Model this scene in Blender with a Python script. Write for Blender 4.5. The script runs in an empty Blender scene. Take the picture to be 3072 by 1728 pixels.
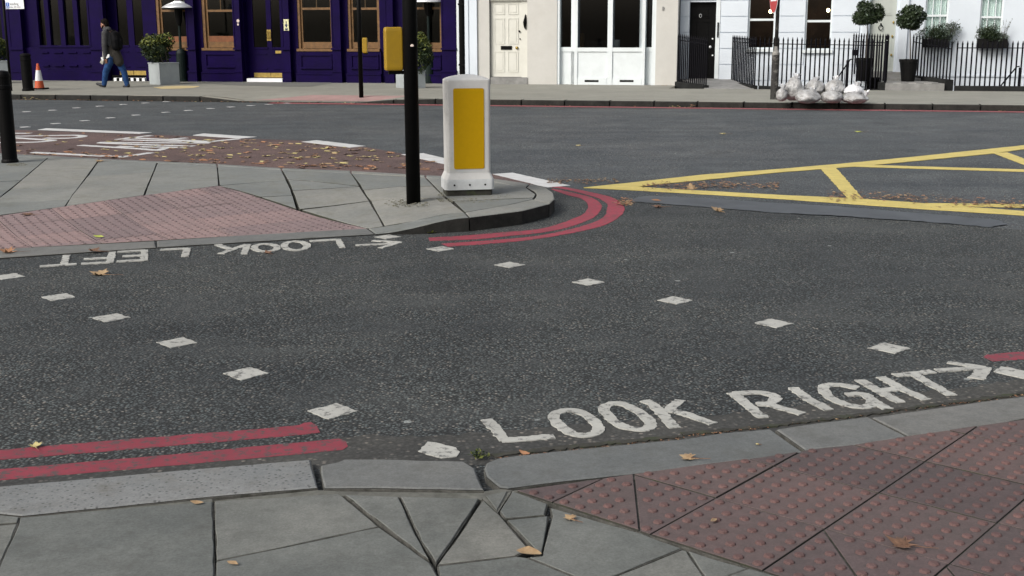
import bpy, bmesh, math, random
from mathutils import Vector, Matrix
import numpy as np
random.seed(7)
R = math.radians
scene = bpy.context.scene
col = scene.collection

# ------------------------------------------------------------------ camera
CAM_H, FPX, PITCH, ROLL = 1.6078, 3625.8, 0.2122, 0.0035
cam_d = bpy.data.cameras.new('camera'); cam = bpy.data.objects.new('camera', cam_d); col.objects.link(cam)
cam_d.sensor_width = 36.0; cam_d.lens = FPX / 3072 * 36.0; cam_d.clip_start = 0.1; cam_d.clip_end = 2000
cp, sp = math.cos(PITCH), math.sin(PITCH); cr, sr = math.cos(ROLL), math.sin(ROLL)
RV, DV, FV = Vector((1, 0, 0)), Vector((0, -sp, -cp)), Vector((0, cp, -sp))
XV = cr * RV + sr * DV; YV = sr * RV - cr * DV
M4 = Matrix((XV, YV, -FV)).transposed().to_4x4(); M4.translation = Vector((0, 0, CAM_H))
cam.matrix_world = M4
scene.camera = cam
# ------------------------------------------------------------------ sky, sun, exposure
SUN_EL, SUN_AZ = 38.0, -130.0          # azimuth measured from +Y towards +X (veiled sun behind the left shoulder)
w = bpy.data.worlds.new('World'); scene.world = w; w.use_nodes = True
wn = w.node_tree; wn.nodes.clear()
sky = wn.nodes.new('ShaderNodeTexSky'); sky.sky_type = 'NISHITA'; sky.sun_disc = False
sky.sun_elevation = R(SUN_EL); sky.sun_rotation = R(SUN_AZ); sky.dust_density = 6.0; sky.air_density = 1.3; sky.ozone_density = 1.0
hs = wn.nodes.new('ShaderNodeHueSaturation'); hs.inputs['Saturation'].default_value = 0.48
bg = wn.nodes.new('ShaderNodeBackground'); bg.inputs[1].default_value = 0.115
wo = wn.nodes.new('ShaderNodeOutputWorld')
wn.links.new(sky.outputs[0], hs.inputs['Color']); wn.links.new(hs.outputs[0], bg.inputs[0]); wn.links.new(bg.outputs[0], wo.inputs[0])
sd = bpy.data.lights.new('sun', 'SUN'); sun = bpy.data.objects.new('sun', sd); col.objects.link(sun)
sd.energy = 1.45; sd.angle = R(24); sd.color = (1.0, 0.975, 0.935)
az = R(SUN_AZ); el = R(SUN_EL)
sdir = Vector((math.sin(az) * math.cos(el), math.cos(az) * math.cos(el), math.sin(el)))
sun.rotation_euler = (-sdir).to_track_quat('-Z', 'Y').to_euler(); sun.location = sdir * 40
vs = scene.view_settings
vs.view_transform = 'Standard'; vs.look = 'None'; vs.gamma = 1.0; vs.exposure = 0.45; vs.use_curve_mapping = False
scene.cycles.max_bounces = 7; scene.cycles.transparent_max_bounces = 12

# ------------------------------------------------------------------ survey helpers
VW = dict(z1=(0, 0, 4.025), z2=(500, 0, 4.025), z3=(1000, 0, 4.025), z4=(1400, 0, 4.025), z5=(1950, 0, 4.025), z6=(2432, 0, 4.025),
          za=(0, 300, 2.8622), zb=(800, 300, 2.8622), zf=(1600, 400, 3.5), zg=(2336, 400, 3.5), zh=(0, 700, 2.5156),
          zk=(2048, 860, 2.5156), zc=(0, 1152, 2.5156), zd=(1024, 1152, 2.5156), ze=(2048, 1152, 2.5156),
          zi=(0, 370, 5.367), zj=(400, 370, 5.367), zl=(1880, 1150, 8.05), zm=(2300, 210, 8.05), n=(0, 0, 1.0), D=(0, 0, 0.83854))
def px(v, x, y):
    ox, oy, s = VW[v]; return ox + x / s, oy + y / s
def ray(X, Y):
    a = (X - 1536) / FPX; b = (Y - 864) / FPX
    return FV + XV * a - YV * b
def G(v, x, y, z=0.0):
    d = ray(*px(v, x, y)); t = (z - CAM_H) / d.z
    return Vector((d.x * t, d.y * t, z))
def Gs(v, pts, z=0.0): return [G(v, x, y, z) for x, y in pts]
# frame of the far side of the street: s along the facades, d away from the viewer
FA = math.atan(-0.244)
FE = Vector((math.cos(FA), math.sin(FA), 0)); FN = Vector((-math.sin(FA), math.cos(FA), 0)); FO = Vector((0, 33.0, 0))
PZ = 0.12
KD = -7.04
def FW(s, d, z=0.0): return FO + FE * s + FN * d + Vector((0, 0, z))
CAMP = Vector((0, 0, CAM_H))
def FP(v, x, y, d):
    r = ray(*px(v, x, y)); t = (d - (CAMP - FO).dot(FN)) / r.dot(FN)
    P = CAMP + r * t
    return (P - FO).dot(FE), P.z
def FG(v, x, y, z=PZ):
    P = G(v, x, y, z) - FO; return P.dot(FE), P.dot(FN)
def RC(v, x0, y0, x1, y1, d):
    ym, xm = (max(y0, 0) + y1) / 2, (x0 + x1) / 2
    return FP(v, x0, ym, d)[0], FP(v, x1, ym, d)[0], FP(v, xm, y1, d)[1], FP(v, xm, y0, d)[1]

# ------------------------------------------------------------------ mesh builder
class MB:
    def __init__(self): self.v = []; self.f = []; self.m = []
    def add(self, vs, fs, m=0):
        o = len(self.v); self.v += [tuple(p) for p in vs]; self.f += [tuple(i + o for i in f) for f in fs]; self.m += [m] * len(fs); return self
    def box(self, x0, x1, y0, y1, z0, z1, m=0):
        return self.add([(x0, y0, z0), (x1, y0, z0), (x1, y1, z0), (x0, y1, z0), (x0, y0, z1), (x1, y0, z1), (x1, y1, z1), (x0, y1, z1)],
                        [(0, 3, 2, 1), (4, 5, 6, 7), (0, 1, 5, 4), (1, 2, 6, 5), (2, 3, 7, 6), (3, 0, 4, 7)], m)
    def tube(self, pts, rad, n=8, m=0, cap=True):
        pts = [Vector(p) for p in pts]; k = len(pts)
        if not isinstance(rad, (list, tuple)): rad = [rad] * k
        vs = []; prev = None
        for i, p in enumerate(pts):
            t = (pts[min(i + 1, k - 1)] - pts[max(i - 1, 0)]).normalized()
            if prev is None: a = t.orthogonal().normalized()
            else: a = (prev - t * prev.dot(t)).normalized()
            prev = a; b = t.cross(a)
            for j in range(n):
                q = 2 * math.pi * j / n; vs.append(p + (a * math.cos(q) + b * math.sin(q)) * rad[i])
        fs = [(i * n + j, i * n + (j + 1) % n, (i + 1) * n + (j + 1) % n, (i + 1) * n + j) for i in range(k - 1) for j in range(n)]
        if cap: fs += [tuple(range(n - 1, -1, -1)), tuple((k - 1) * n + j for j in range(n))]
        return self.add(vs, fs, m)
    def lathe(self, cx, cy, prof, n=16, m=0, sx=1.0, sy=1.0):
        vs = [(cx + r * sx * math.cos(2 * math.pi * j / n), cy + r * sy * math.sin(2 * math.pi * j / n), z) for r, z in prof for j in range(n)]
        k = len(prof)
        fs = [(i * n + j, i * n + (j + 1) % n, (i + 1) * n + (j + 1) % n, (i + 1) * n + j) for i in range(k - 1) for j in range(n)]
        fs += [tuple(range(n - 1, -1, -1)), tuple((k - 1) * n + j for j in range(n))]
        return self.add(vs, fs, m)
    def prism(self, poly, z0, z1, m=0, mt=None):
        """poly: list of 2D/3D points (z of a 3D point is added)."""
        P = [(p[0], p[1], (p[2] if len(p) > 2 else 0.0)) for p in poly]
        a = sum(P[i][0] * P[(i + 1) % len(P)][1] - P[(i + 1) % len(P)][0] * P[i][1] for i in range(len(P)))
        if a < 0: P = P[::-1]
        n = len(P)
        vs = [(x, y, z + z0) for x, y, z in P] + [(x, y, z + z1) for x, y, z in P]
        self.add(vs, [tuple(range(n, 2 * n))], m if mt is None else mt)
        self.add(vs, [(i, (i + 1) % n, n + (i + 1) % n, n + i) for i in range(n)], m)
        return self
    def ball(self, c, rx, ry, rz, n=14, m=0, k=8):
        prof = [(math.sin(math.pi * i / k), -math.cos(math.pi * i / k)) for i in range(k + 1)]
        prof[0] = (0.02, -1); prof[-1] = (0.02, 1)
        vs = [(c[0] + rx * r * math.cos(2 * math.pi * j / n), c[1] + ry * r * math.sin(2 * math.pi * j / n), c[2] + rz * z) for r, z in prof for j in range(n)]
        fs = [(i * n + j, i * n + (j + 1) % n, (i + 1) * n + (j + 1) % n, (i + 1) * n + j) for i in range(k) for j in range(n)]
        fs += [tuple(range(n - 1, -1, -1)), tuple(k * n + j for j in range(n))]
        return self.add(vs, fs, m)
    def mesh(self, name, mats, origin=(0, 0, 0), smooth=False):
        me = bpy.data.meshes.new(name)
        o = origin
        me.from_pydata([(x - o[0], y - o[1], z - o[2]) for x, y, z in self.v], [], self.f)
        if not isinstance(mats, (list, tuple)): mats = [mats]
        for mt in mats: me.materials.append(mt)
        me.polygons.foreach_set('material_index', self.m)
        if smooth: me.polygons.foreach_set('use_smooth', [True] * len(self.f))
        me.update(); return me
    def build(self, name, mats, parent=None, origin=None, smooth=False, bevel=0):
        if origin is None: origin = ORG.get(parent.as_pointer(), (0, 0, 0)) if parent else (0, 0, 0)
        ob = bpy.data.objects.new(name, self.mesh(name, mats, origin, smooth)); col.objects.link(ob)
        if parent: ob.parent = parent; ORG[ob.as_pointer()] = origin
        if bevel:
            b = ob.modifiers.new('bevel', 'BEVEL'); b.width = bevel; b.segments = 2; b.limit_method = 'ANGLE'
        return ob
ORG = {}
def tag(o, label=None, cat=None, group=None, kind=None):
    if label: o['label'] = label
    if cat: o['category'] = cat
    if group: o['group'] = group
    if kind: o['kind'] = kind
    return o
def far_thing(name, label, cat, s, d, z=PZ, group=None):
    """Empty on the far side of the street; its parts are written in (s, d, z)."""
    o = bpy.data.objects.new(name, None); col.objects.link(o); o.empty_display_size = 0.2
    o.location = FW(s, d, z); o.rotation_euler = (0, 0, FA); ORG[o.as_pointer()] = (s, d, z)
    return tag(o, label, cat, group)
def near_thing(name, label, cat, loc, rz=0.0, group=None):
    o = bpy.data.objects.new(name, None); col.objects.link(o); o.empty_display_size = 0.2
    o.location = loc; o.rotation_euler = (0, 0, rz)
    return tag(o, label, cat, group)
def structure(name, loc=(0, 0, 0)):
    o = bpy.data.objects.new(name, None); col.objects.link(o); o.location = loc; ORG[o.as_pointer()] = tuple(loc); o['kind'] = 'structure'; return o

# ------------------------------------------------------------------ materials
def newmat(name):
    m = bpy.data.materials.new(name); m.use_nodes = True
    nt = m.node_tree; b = nt.nodes['Principled BSDF']; return m, nt, b
def N_(nt, t, **kw):
    n = nt.nodes.new(t)
    for k, v in kw.items(): setattr(n, k, v)
    return n
def ramp(nt, stops, src, interp='LINEAR'):
    r = N_(nt, 'ShaderNodeValToRGB'); r.color_ramp.interpolation = interp
    e = r.color_ramp.elements
    while len(e) < len(stops): e.new(0.5)
    for i, (p, c) in enumerate(stops):
        e[i].position = p; e[i].color = (c[0], c[1], c[2], 1) if isinstance(c, (tuple, list)) else (c, c, c, 1)
    nt.links.new(src, r.inputs[0]); return r.outputs[0]
def mix(nt, fac, a, b, mode='MIX'):
    m = N_(nt, 'ShaderNodeMix', data_type='RGBA', blend_type=mode)
    for s, v in ((m.inputs[0], fac), (m.inputs[6], a), (m.inputs[7], b)):
        if isinstance(v, bpy.types.NodeSocket): nt.links.new(v, s)
        else: s.default_value = v if isinstance(v, float) else (*v, 1) if len(v) == 3 else v
    return m.outputs[2]
def noise(nt, vec, scale, detail=4, rough=0.6, out=0):
    n = N_(nt, 'ShaderNodeTexNoise'); n.inputs['Scale'].default_value = scale; n.inputs['Detail'].default_value = detail; n.inputs['Roughness'].default_value = rough
    nt.links.new(vec, n.inputs['Vector']); return n.outputs[out]
def voro(nt, vec, scale, feature='F1', rnd=1.0):
    n = N_(nt, 'ShaderNodeTexVoronoi', feature=feature); n.inputs['Scale'].default_value = scale; n.inputs['Randomness'].default_value = rnd
    nt.links.new(vec, n.inputs['Vector']); return n
def bump(nt, b, h, strength, dist=0.01):
    n = N_(nt, 'ShaderNodeBump'); n.inputs['Strength'].default_value = strength; n.inputs['Distance'].default_value = dist
    nt.links.new(h, n.inputs['Height']); nt.links.new(n.outputs[0], b.inputs['Normal'])
def pos(nt): return N_(nt, 'ShaderNodeNewGeometry').outputs['Position']
def objrand(nt): return N_(nt, 'ShaderNodeObjectInfo').outputs['Random']

def simple(name, c, rough=0.6, var=0.25, scale=6.0, metal=0.0, bmp=0.0, spec=0.5, dirt=None, dirt_amt=0.5):
    m, nt, b = newmat(name); p = pos(nt)
    n1 = noise(nt, p, scale, 5, 0.65)
    c = tuple(c); lo = tuple(x * (1 - var) for x in c); hi = tuple(min(1, x * (1 + var)) for x in c)
    cc = ramp(nt, [(0.3, lo), (0.7, hi)], n1)
    if dirt:
        n2 = noise(nt, p, scale * 0.6, 6, 0.7)
        f = ramp(nt, [(0.5, 0.0), (0.72, dirt_amt)], n2); cc = mix(nt, f, cc, dirt)
    nt.links.new(cc, b.inputs['Base Color']); b.inputs['Roughness'].default_value = rough; b.inputs['Metallic'].default_value = metal
    b.inputs['Specular IOR Level'].default_value = spec
    if bmp: bump(nt, b, noise(nt, p, scale * 8, 4), bmp, 0.004)
    return m

def asphalt(name, scale, gap, dark, blue, tan, big_lo, big_hi, bmp=0.55, gum=0.5, k=0.80):
    gap, dark, blue, tan = [tuple(x * k for x in c) for c in (gap, dark, blue, tan)]
    m, nt, b = newmat(name); p = pos(nt)
    # stones lie flat in the binder; jitter the cells a little
    v1 = voro(nt, p, scale); sep = N_(nt, 'ShaderNodeSeparateColor'); nt.links.new(v1.outputs['Color'], sep.inputs[0])
    stone = ramp(nt, [(0.0, dark), (0.36, tuple(x * 1.4 for x in dark)), (0.52, blue), (0.84, tuple(x * 1.3 for x in blue)), (0.92, tan), (1.0, tuple(min(1, x * 1.35) for x in tan))], sep.outputs[0])
    edge = ramp(nt, [(0.28, 0.0), (0.55, 1.0)], v1.outputs['Distance'])
    cc = mix(nt, edge, stone, gap)
    # binder-rich patches hide some of the stone
    nb = noise(nt, p, 1.9, 6, 0.62)
    f = ramp(nt, [(0.46, 0.0), (0.70, 0.7)], nb); cc = mix(nt, f, cc, tuple((a + b2) / 2 * 1.45 for a, b2 in zip(dark, gap)))
    n2 = noise(nt, p, 0.35, 5, 0.6)
    cc = mix(nt, 1.0, cc, ramp(nt, [(0.3, big_lo), (0.7, big_hi)], n2), 'MULTIPLY')
    n6 = noise(nt, p, 1.3, 4, 0.6); cc = mix(nt, 1.0, cc, ramp(nt, [(0.32, (0.80, 0.81, 0.82)), (0.68, (1.20, 1.18, 1.14))], n6), 'MULTIPLY')
    mp_ = N_(nt, 'ShaderNodeMapping'); mp_.inputs['Rotation'].default_value = (0, 0, -0.30); mp_.inputs['Scale'].default_value = (0.22, 1.15, 1.0); nt.links.new(p, mp_.inputs['Vector'])
    n8 = noise(nt, mp_.outputs[0], 1.0, 5, 0.6); cc = mix(nt, 1.0, cc, ramp(nt, [(0.33, (0.84, 0.85, 0.87)), (0.5, (1.0, 1.0, 1.0)), (0.68, (1.20, 1.18, 1.14))], n8), 'MULTIPLY')
    n9 = noise(nt, p, 0.9, 2, 0.5); cc = mix(nt, ramp(nt, [(0.66, 0.0), (0.74, 0.4)], n9), cc, (0.022, 0.022, 0.023))
    n3 = noise(nt, p, 34.0, 3, 0.7)
    cc = mix(nt, 1.0, cc, ramp(nt, [(0.25, 0.72), (0.75, 1.28)], n3), 'MULTIPLY')
    if gum:
        g = voro(nt, p, 3.1); gs = N_(nt, 'ShaderNodeSeparateColor'); nt.links.new(g.outputs['Color'], gs.inputs[0])
        wob = noise(nt, p, 40, 2)
        add = N_(nt, 'ShaderNodeMath', operation='MULTIPLY_ADD'); add.inputs[1].default_value = 0.07; nt.links.new(wob, add.inputs[0]); nt.links.new(g.outputs['Distance'], add.inputs[2])
        rr = ramp(nt, [(0.082, 1.0), (0.095, 0.0)], add.outputs[0]); on = ramp(nt, [(0.60, 0.0), (0.61, 1.0)], gs.outputs[1], 'CONSTANT')
        ff = N_(nt, 'ShaderNodeMath', operation='MULTIPLY'); nt.links.new(rr, ff.inputs[0]); nt.links.new(on, ff.inputs[1])
        f2 = N_(nt, 'ShaderNodeMath', operation='MULTIPLY'); f2.inputs[1].default_value = gum; nt.links.new(ff.outputs[0], f2.inputs[0])
        cc = mix(nt, f2.outputs[0], cc, (0.30, 0.32, 0.31))
    nt.links.new(cc, b.inputs['Base Color']); b.inputs['Roughness'].default_value = 0.82; b.inputs['Specular IOR Level'].default_value = 0.35
    inv = N_(nt, 'ShaderNodeMath', operation='SUBTRACT'); inv.inputs[0].default_value = 1.0; nt.links.new(v1.outputs['Distance'], inv.inputs[1])
    bump(nt, b, inv.outputs[0], bmp, 0.006)
    return m

def paint(name, c, under, wear=0.35, crack=True, scale=1.0):
    c = tuple(x * 0.86 for x in c)
    m, nt, b = newmat(name); p = pos(nt)
    n1 = noise(nt, p, 22 * scale, 6, 0.7); n2 = noise(nt, p, 5 * scale, 4, 0.6)
    cc = ramp(nt, [(0.3, tuple(x * 0.78 for x in c)), (0.7, c)], n2)
    g = noise(nt, p, 90 * scale, 3, 0.7); cc = mix(nt, ramp(nt, [(0.45, 0.0), (0.75, 0.35)], g), cc, tuple(x * 0.6 for x in c))
    f = ramp(nt, [(0.60 - wear * 0.12, 0.0), (0.68 - wear * 0.1, min(1, wear * 1.6))], n1); cc = mix(nt, f, cc, under)
    n7 = noise(nt, p, 2.6, 6, 0.75); cc = mix(nt, ramp(nt, [(0.45, 0.0), (0.75, 0.55 * wear + 0.15)], n7), cc, tuple(x * 0.5 + 0.018 for x in c))
    if crack:
        v = voro(nt, p, 7 * scale, 'DISTANCE_TO_EDGE'); f = ramp(nt, [(0.0, 0.75), (0.018, 0.0)], v.outputs['Distance'])
        n5 = noise(nt, p, 2.3, 2); fm = N_(nt, 'ShaderNodeMath', operation='MULTIPLY'); nt.links.new(f, fm.inputs[0]); nt.links.new(ramp(nt, [(0.5, 0.0), (0.6, 1.0)], n5), fm.inputs[1])
        cc = mix(nt, fm.outputs[0], cc, under)
    nt.links.new(cc, b.inputs['Base Color']); b.inputs['Roughness'].default_value = 0.7; b.inputs['Specular IOR Level'].default_value = 0.35
    bump(nt, b, n1, 0.35, 0.003)
    return m

def stone(name, lo, hi, speck=0.25, stain=(0.05, 0.05, 0.04), bmp=0.25, pits=0.0, scale=2.2, gum=0.0, k=0.78):
    lo, hi, stain = [tuple(x * k for x in c) for c in (lo, hi, stain)]
    m, nt, b = newmat(name); p = pos(nt)
    orr = objrand(nt)
    n1 = noise(nt, p, scale, 6, 0.65); n2 = noise(nt, p, 110, 5, 0.75); n3 = noise(nt, p, scale * 3.3, 6, 0.75)
    cc = ramp(nt, [(0.28, lo), (0.72, hi)], n1)
    cc = mix(nt, 1.0, cc, ramp(nt, [(0.2, 1 - speck), (0.8, 1 + speck)], n2), 'MULTIPLY')
    cc = mix(nt, 1.0, cc, ramp(nt, [(0.0, (0.82, 0.85, 0.86)), (0.5, (0.98, 1.0, 1.0)), (1.0, (1.15, 1.12, 1.08))], orr), 'MULTIPLY')
    n4 = noise(nt, p, 24, 4, 0.7); cc = mix(nt, 1.0, cc, ramp(nt, [(0.25, 0.86), (0.75, 1.14)], n4), 'MULTIPLY')
    cc = mix(nt, ramp(nt, [(0.50, 0.0), (0.74, 0.5)], n3), cc, stain)
    if pits:
        v = voro(nt, p, 46); cc = mix(nt, ramp(nt, [(0.16, pits), (0.30, 0.0)], v.outputs['Distance']), cc, (0.055, 0.055, 0.055))
    if gum:
        g = voro(nt, p, 2.6); gs = N_(nt, 'ShaderNodeSeparateColor'); nt.links.new(g.outputs['Color'], gs.inputs[0])
        rr = ramp(nt, [(0.055, gum), (0.066, 0.0)], g.outputs['Distance']); on = ramp(nt, [(0.45, 0.0), (0.46, 1.0)], gs.outputs[1], 'CONSTANT')
        ff = N_(nt, 'ShaderNodeMath', operation='MULTIPLY'); nt.links.new(rr, ff.inputs[0]); nt.links.new(on, ff.inputs[1])
        cc = mix(nt, ff.outputs[0], cc, mix(nt, gs.outputs[2], (0.07, 0.07, 0.065), (0.30, 0.31, 0.30)))
    nt.links.new(cc, b.inputs['Base Color']); b.inputs['Roughness'].default_value = 0.86; b.inputs['Specular IOR Level'].default_value = 0.3
    bump(nt, b, n2, bmp, 0.003)
    return m

def glass(name, tint=(0.9, 0.95, 0.95), refl=1.0):
    m, nt, b = newmat(name); nt.nodes.remove(b); out = nt.nodes['Material Output']
    t = N_(nt, 'ShaderNodeBsdfTransparent'); t.inputs[0].default_value = (*tint, 1)
    g = N_(nt, 'ShaderNodeBsdfGlossy'); g.inputs['Roughness'].default_value = 0.03; g.inputs['Color'].default_value = (1, 1, 1, 1)
    fr = N_(nt, 'ShaderNodeFresnel'); fr.inputs[0].default_value = 1.5
    mu = N_(nt, 'ShaderNodeMath', operation='MULTIPLY'); mu.inputs[1].default_value = refl; nt.links.new(fr.outputs[0], mu.inputs[0])
    mx = N_(nt, 'ShaderNodeMixShader'); nt.links.new(mu.outputs[0], mx.inputs[0]); nt.links.new(t.outputs[0], mx.inputs[1]); nt.links.new(g.outputs[0], mx.inputs[2])
    nt.links.new(mx.outputs[0], out.inputs[0]); return m

def emit(name, c, s):
    m, nt, b = newmat(name); b.inputs['Emission Color'].default_value = (*c, 1); b.inputs['Emission Strength'].default_value = s; b.inputs['Base Color'].default_value = (*c, 1); return m

def leafmat(name, a, b2, c3=None, trans=0.0, rough=0.6, scale=14):
    m, nt, b = newmat(name); p = pos(nt)
    stops = [(0.3, a), (0.7, b2)] if c3 is None else [(0.25, a), (0.5, b2), (0.75, c3)]
    cc = ramp(nt, stops, noise(nt, p, scale, 5, 0.75))
    nt.links.new(cc, b.inputs['Base Color']); b.inputs['Roughness'].default_value = rough; b.inputs['Specular IOR Level'].default_value = 0.3
    return m

MA = {}
MA['side'] = asphalt('coarse_asphalt', 70, (0.020, 0.022, 0.023), (0.062, 0.067, 0.070), (0.106, 0.125, 0.130), (0.225, 0.210, 0.192), (0.80, 0.82, 0.84), (1.20, 1.19, 1.15), 0.7, 0.65)
MA['main'] = asphalt('smooth_asphalt', 60, (0.046, 0.051, 0.056), (0.082, 0.091, 0.100), (0.116, 0.136, 0.149), (0.23, 0.22, 0.21), (0.80, 0.85, 0.88), (1.15, 1.13, 1.11), 0.5, 0.3)
MA['bus'] = asphalt('red_lane_asphalt', 70, (0.085, 0.055, 0.052), (0.125, 0.082, 0.078), (0.155, 0.105, 0.10), (0.21, 0.155, 0.145), (0.85, 0.85, 0.85), (1.1, 1.1, 1.1), 0.3, 0.0)
MA['strip'] = simple('bitumen_strip', (0.056, 0.063, 0.072), 0.62, 0.25, 3.0, bmp=0.15, spec=0.4)
MA['white'] = paint('white_road_paint', (0.50, 0.50, 0.465), (0.07, 0.07, 0.07), 0.55)
MA['whitefar'] = paint('fresh_white_road_paint', (0.66, 0.67, 0.67), (0.2, 0.2, 0.2), 0.15, False)
MA['red'] = paint('red_road_paint', (0.34, 0.045, 0.074), (0.09, 0.06, 0.06), 0.6, False)
MA['red2'] = paint('worn_red_road_paint', (0.28, 0.044, 0.066), (0.075, 0.06, 0.06), 0.8, True, 1.2)
MA['yellow'] = paint('yellow_road_paint', (0.70, 0.57, 0.175), (0.10, 0.09, 0.05), 0.25, False)
MA['slab'] = stone('concrete_flag', (0.125, 0.132, 0.127), (0.215, 0.218, 0.204), 0.32, (0.075, 0.075, 0.067), 0.3, gum=0.55)
MA['islab'] = stone('island_concrete_flag', (0.19, 0.20, 0.196), (0.26, 0.263, 0.248), 0.22, (0.15, 0.145, 0.10), 0.25, scale=1.6)
MA['kerb'] = stone('concrete_kerb', (0.135, 0.142, 0.144), (0.180, 0.184, 0.181), 0.30, (0.10, 0.10, 0.09), 0.3)
MA['granite'] = stone('granite_kerb', (0.16, 0.175, 0.185), (0.23, 0.24, 0.245), 0.30, (0.13, 0.115, 0.09), 0.5, pits=0.75)
MA['kerbface'] = stone('scuffed_shaded_kerb_face', (0.012, 0.012, 0.011), (0.040, 0.038, 0.034), 0.4, (0.012, 0.012, 0.011), 0.5, scale=6)  # tyre scuffs plus shade, both put into the dark colour of kerb sides
MA['tact'] = stone('red_tactile_concrete', (0.106, 0.084, 0.084), (0.134, 0.096, 0.096), 0.30, (0.070, 0.066, 0.064), 0.25, scale=3.2, gum=0.45)
MA['blister'] = stone('red_blister_concrete', (0.118, 0.068, 0.066), (0.150, 0.088, 0.085), 0.2, (0.12, 0.09, 0.085), 0.2)
MA['itact'] = stone('pink_tactile_concrete', (0.255, 0.188, 0.190), (0.30, 0.215, 0.215), 0.14, (0.19, 0.165, 0.155), 0.25, scale=2.0)
MA['iblister'] = stone('pink_blister_concrete', (0.20, 0.15, 0.152), (0.25, 0.18, 0.18), 0.2, (0.15, 0.12, 0.115), 0.2)
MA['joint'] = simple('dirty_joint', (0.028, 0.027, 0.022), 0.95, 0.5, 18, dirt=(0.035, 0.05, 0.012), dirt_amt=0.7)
MA['mortar'] = simple('cement_mortar', (0.10, 0.10, 0.088), 0.9, 0.35, 20, dirt=(0.04, 0.045, 0.03), dirt_amt=0.6, bmp=0.3)
MA['jointfill'] = simple('gritty_joint_fill', (0.070, 0.069, 0.062), 0.95, 0.5, 26, dirt=(0.016, 0.018, 0.010), dirt_amt=0.95, bmp=0.4)
MA['fpave'] = stone('far_paving', (0.30, 0.29, 0.255), (0.40, 0.39, 0.34), 0.14, (0.20, 0.195, 0.18), 0.2, scale=0.7, k=0.66)
MA['soil'] = simple('earth', (0.08, 0.07, 0.05), 0.95, 0.3, 2)

# ================================================================== GROUND
g = MB(); g.box(-300, 300, -120, 400, -2.6, -2.5)
tag(g.build('ground', MA['soil']), kind='structure')
# main road: one sheet at z = 0, up to the far kerb
road = structure('road')
kl, kr = FW(-70, KD - 0.02), FW(70, KD - 0.02)
b_ = MB(); b_.add([(-60, -6, 0), (60, -6, 0), (kr.x, kr.y, 0), (kl.x, kl.y, 0)], [(0, 1, 2, 3)])
b_.build('carriageway', MA['main'], road)

def ragged(poly, step=0.05, amp=0.004, seed=1):
    rn = random.Random(seed); out = []
    n = len(poly)
    for i in range(n):
        a, b = Vector(poly[i]), Vector(poly[(i + 1) % n]); L = (b - a).length; k = max(1, min(60, int(L / step)))
        t = Vector((-(b - a).y, (b - a).x, 0)); t = t.normalized() if t.length > 0 else t
        for j in range(k):
            out.append(a + (b - a) * (j / k) + t * rn.uniform(-amp, amp))
    return out
def sheet(name, poly, z, mat, parent, th=0.0, rag=0.0, seed=1, step=0.05):
    if rag: poly = ragged(poly, step, rag, seed)
    m = MB(); P = [(p[0], p[1], 0) for p in poly]
    if th: m.prism(P, z - th, z)
    else:
        a = sum(P[i][0] * P[(i + 1) % len(P)][1] - P[(i + 1) % len(P)][0] * P[i][1] for i in range(len(P)))
        if a < 0: P = P[::-1]
        m.add([(p[0], p[1], z) for p in P], [tuple(range(len(P)))])
    return m.build(name, mat, parent)

# side road (coarser, older asphalt) laid 4 mm above the main carriageway sheet
side = Gs('zf', [(60, 560), (420, 590), (800, 655), (1000, 715), (1700, 775), (2570, 845)]) + Gs('zg', [(1500, 937), (2576, 1020), (3400, 1110), (6500, 1500)])
side = [Vector((-14, 8.6, 0)), G('za', -300, 1250), G('zb', 1500, 960)] + side + [Vector((14, 3.0, 0)), Vector((14, -4, 0)), Vector((-14, -4, 0))]
sheet('side_road', side, 0.004, MA['side'], road)
# red-brown bus lane
bus = Gs('za', [(-1500, 200), (100, 257), (1300, 298), (2210, 336)]) + Gs('zb', [(300, 350), (850, 405), (1160, 462), (1540, 548), (2000, 652), (2300, 720), (2200, 760), (1300, 700), (0, 620)]) + Gs('za', [(130, 520), (-1500, 420)])
sheet('bus_lane_surface', bus, 0.004, MA['bus'], road)
# smooth bitumen repair strip
strip = Gs('zf', [(985, 722), (1120, 672), (1200, 665), (1800, 690)]) + Gs('zg', [(0, 742), (700, 782), (1400, 842), (2300, 920), (2395, 962), (2240, 998), (1500, 935), (700, 880), (0, 845)]) + Gs('zf', [(1700, 775)])
sheet('bitumen_strip', strip, 0.009, MA['strip'], road, 0.0, 0.02, 3, 0.06)

# binder-rich, dirty strip along the near kerb
MA['gutter'] = asphalt('binder_rich_asphalt', 52, (0.050, 0.051, 0.050), (0.056, 0.056, 0.055), (0.070, 0.072, 0.071), (0.19, 0.175, 0.16), (0.85, 0.84, 0.82), (1.12, 1.10, 1.06), 0.35, 0.4)
gb = Gs('zc', [(-900, 720), (0, 655), (1000, 575), (2000, 480), (2500, 430)]) + Gs('zd', [(150, 395), (600, 405), (1000, 380), (1400, 345), (2000, 300), (2576, 255)]) + Gs('ze', [(400, 225), (1000, 160), (1700, 80), (2576, -25), (3600, -150), (3600, 20), (2576, 120), (1400, 280), (660, 365), (0, 430)]) + Gs('zd', [(1900, 510), (1180, 600), (900, 640), (0, 640)]) + Gs('zc', [(2300, 640), (1000, 760), (0, 840), (-900, 900)])
sheet('gutter_strip', gb, 0.0048, MA['gutter'], road, 0.0, 0.022, 17, 0.035)

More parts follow.
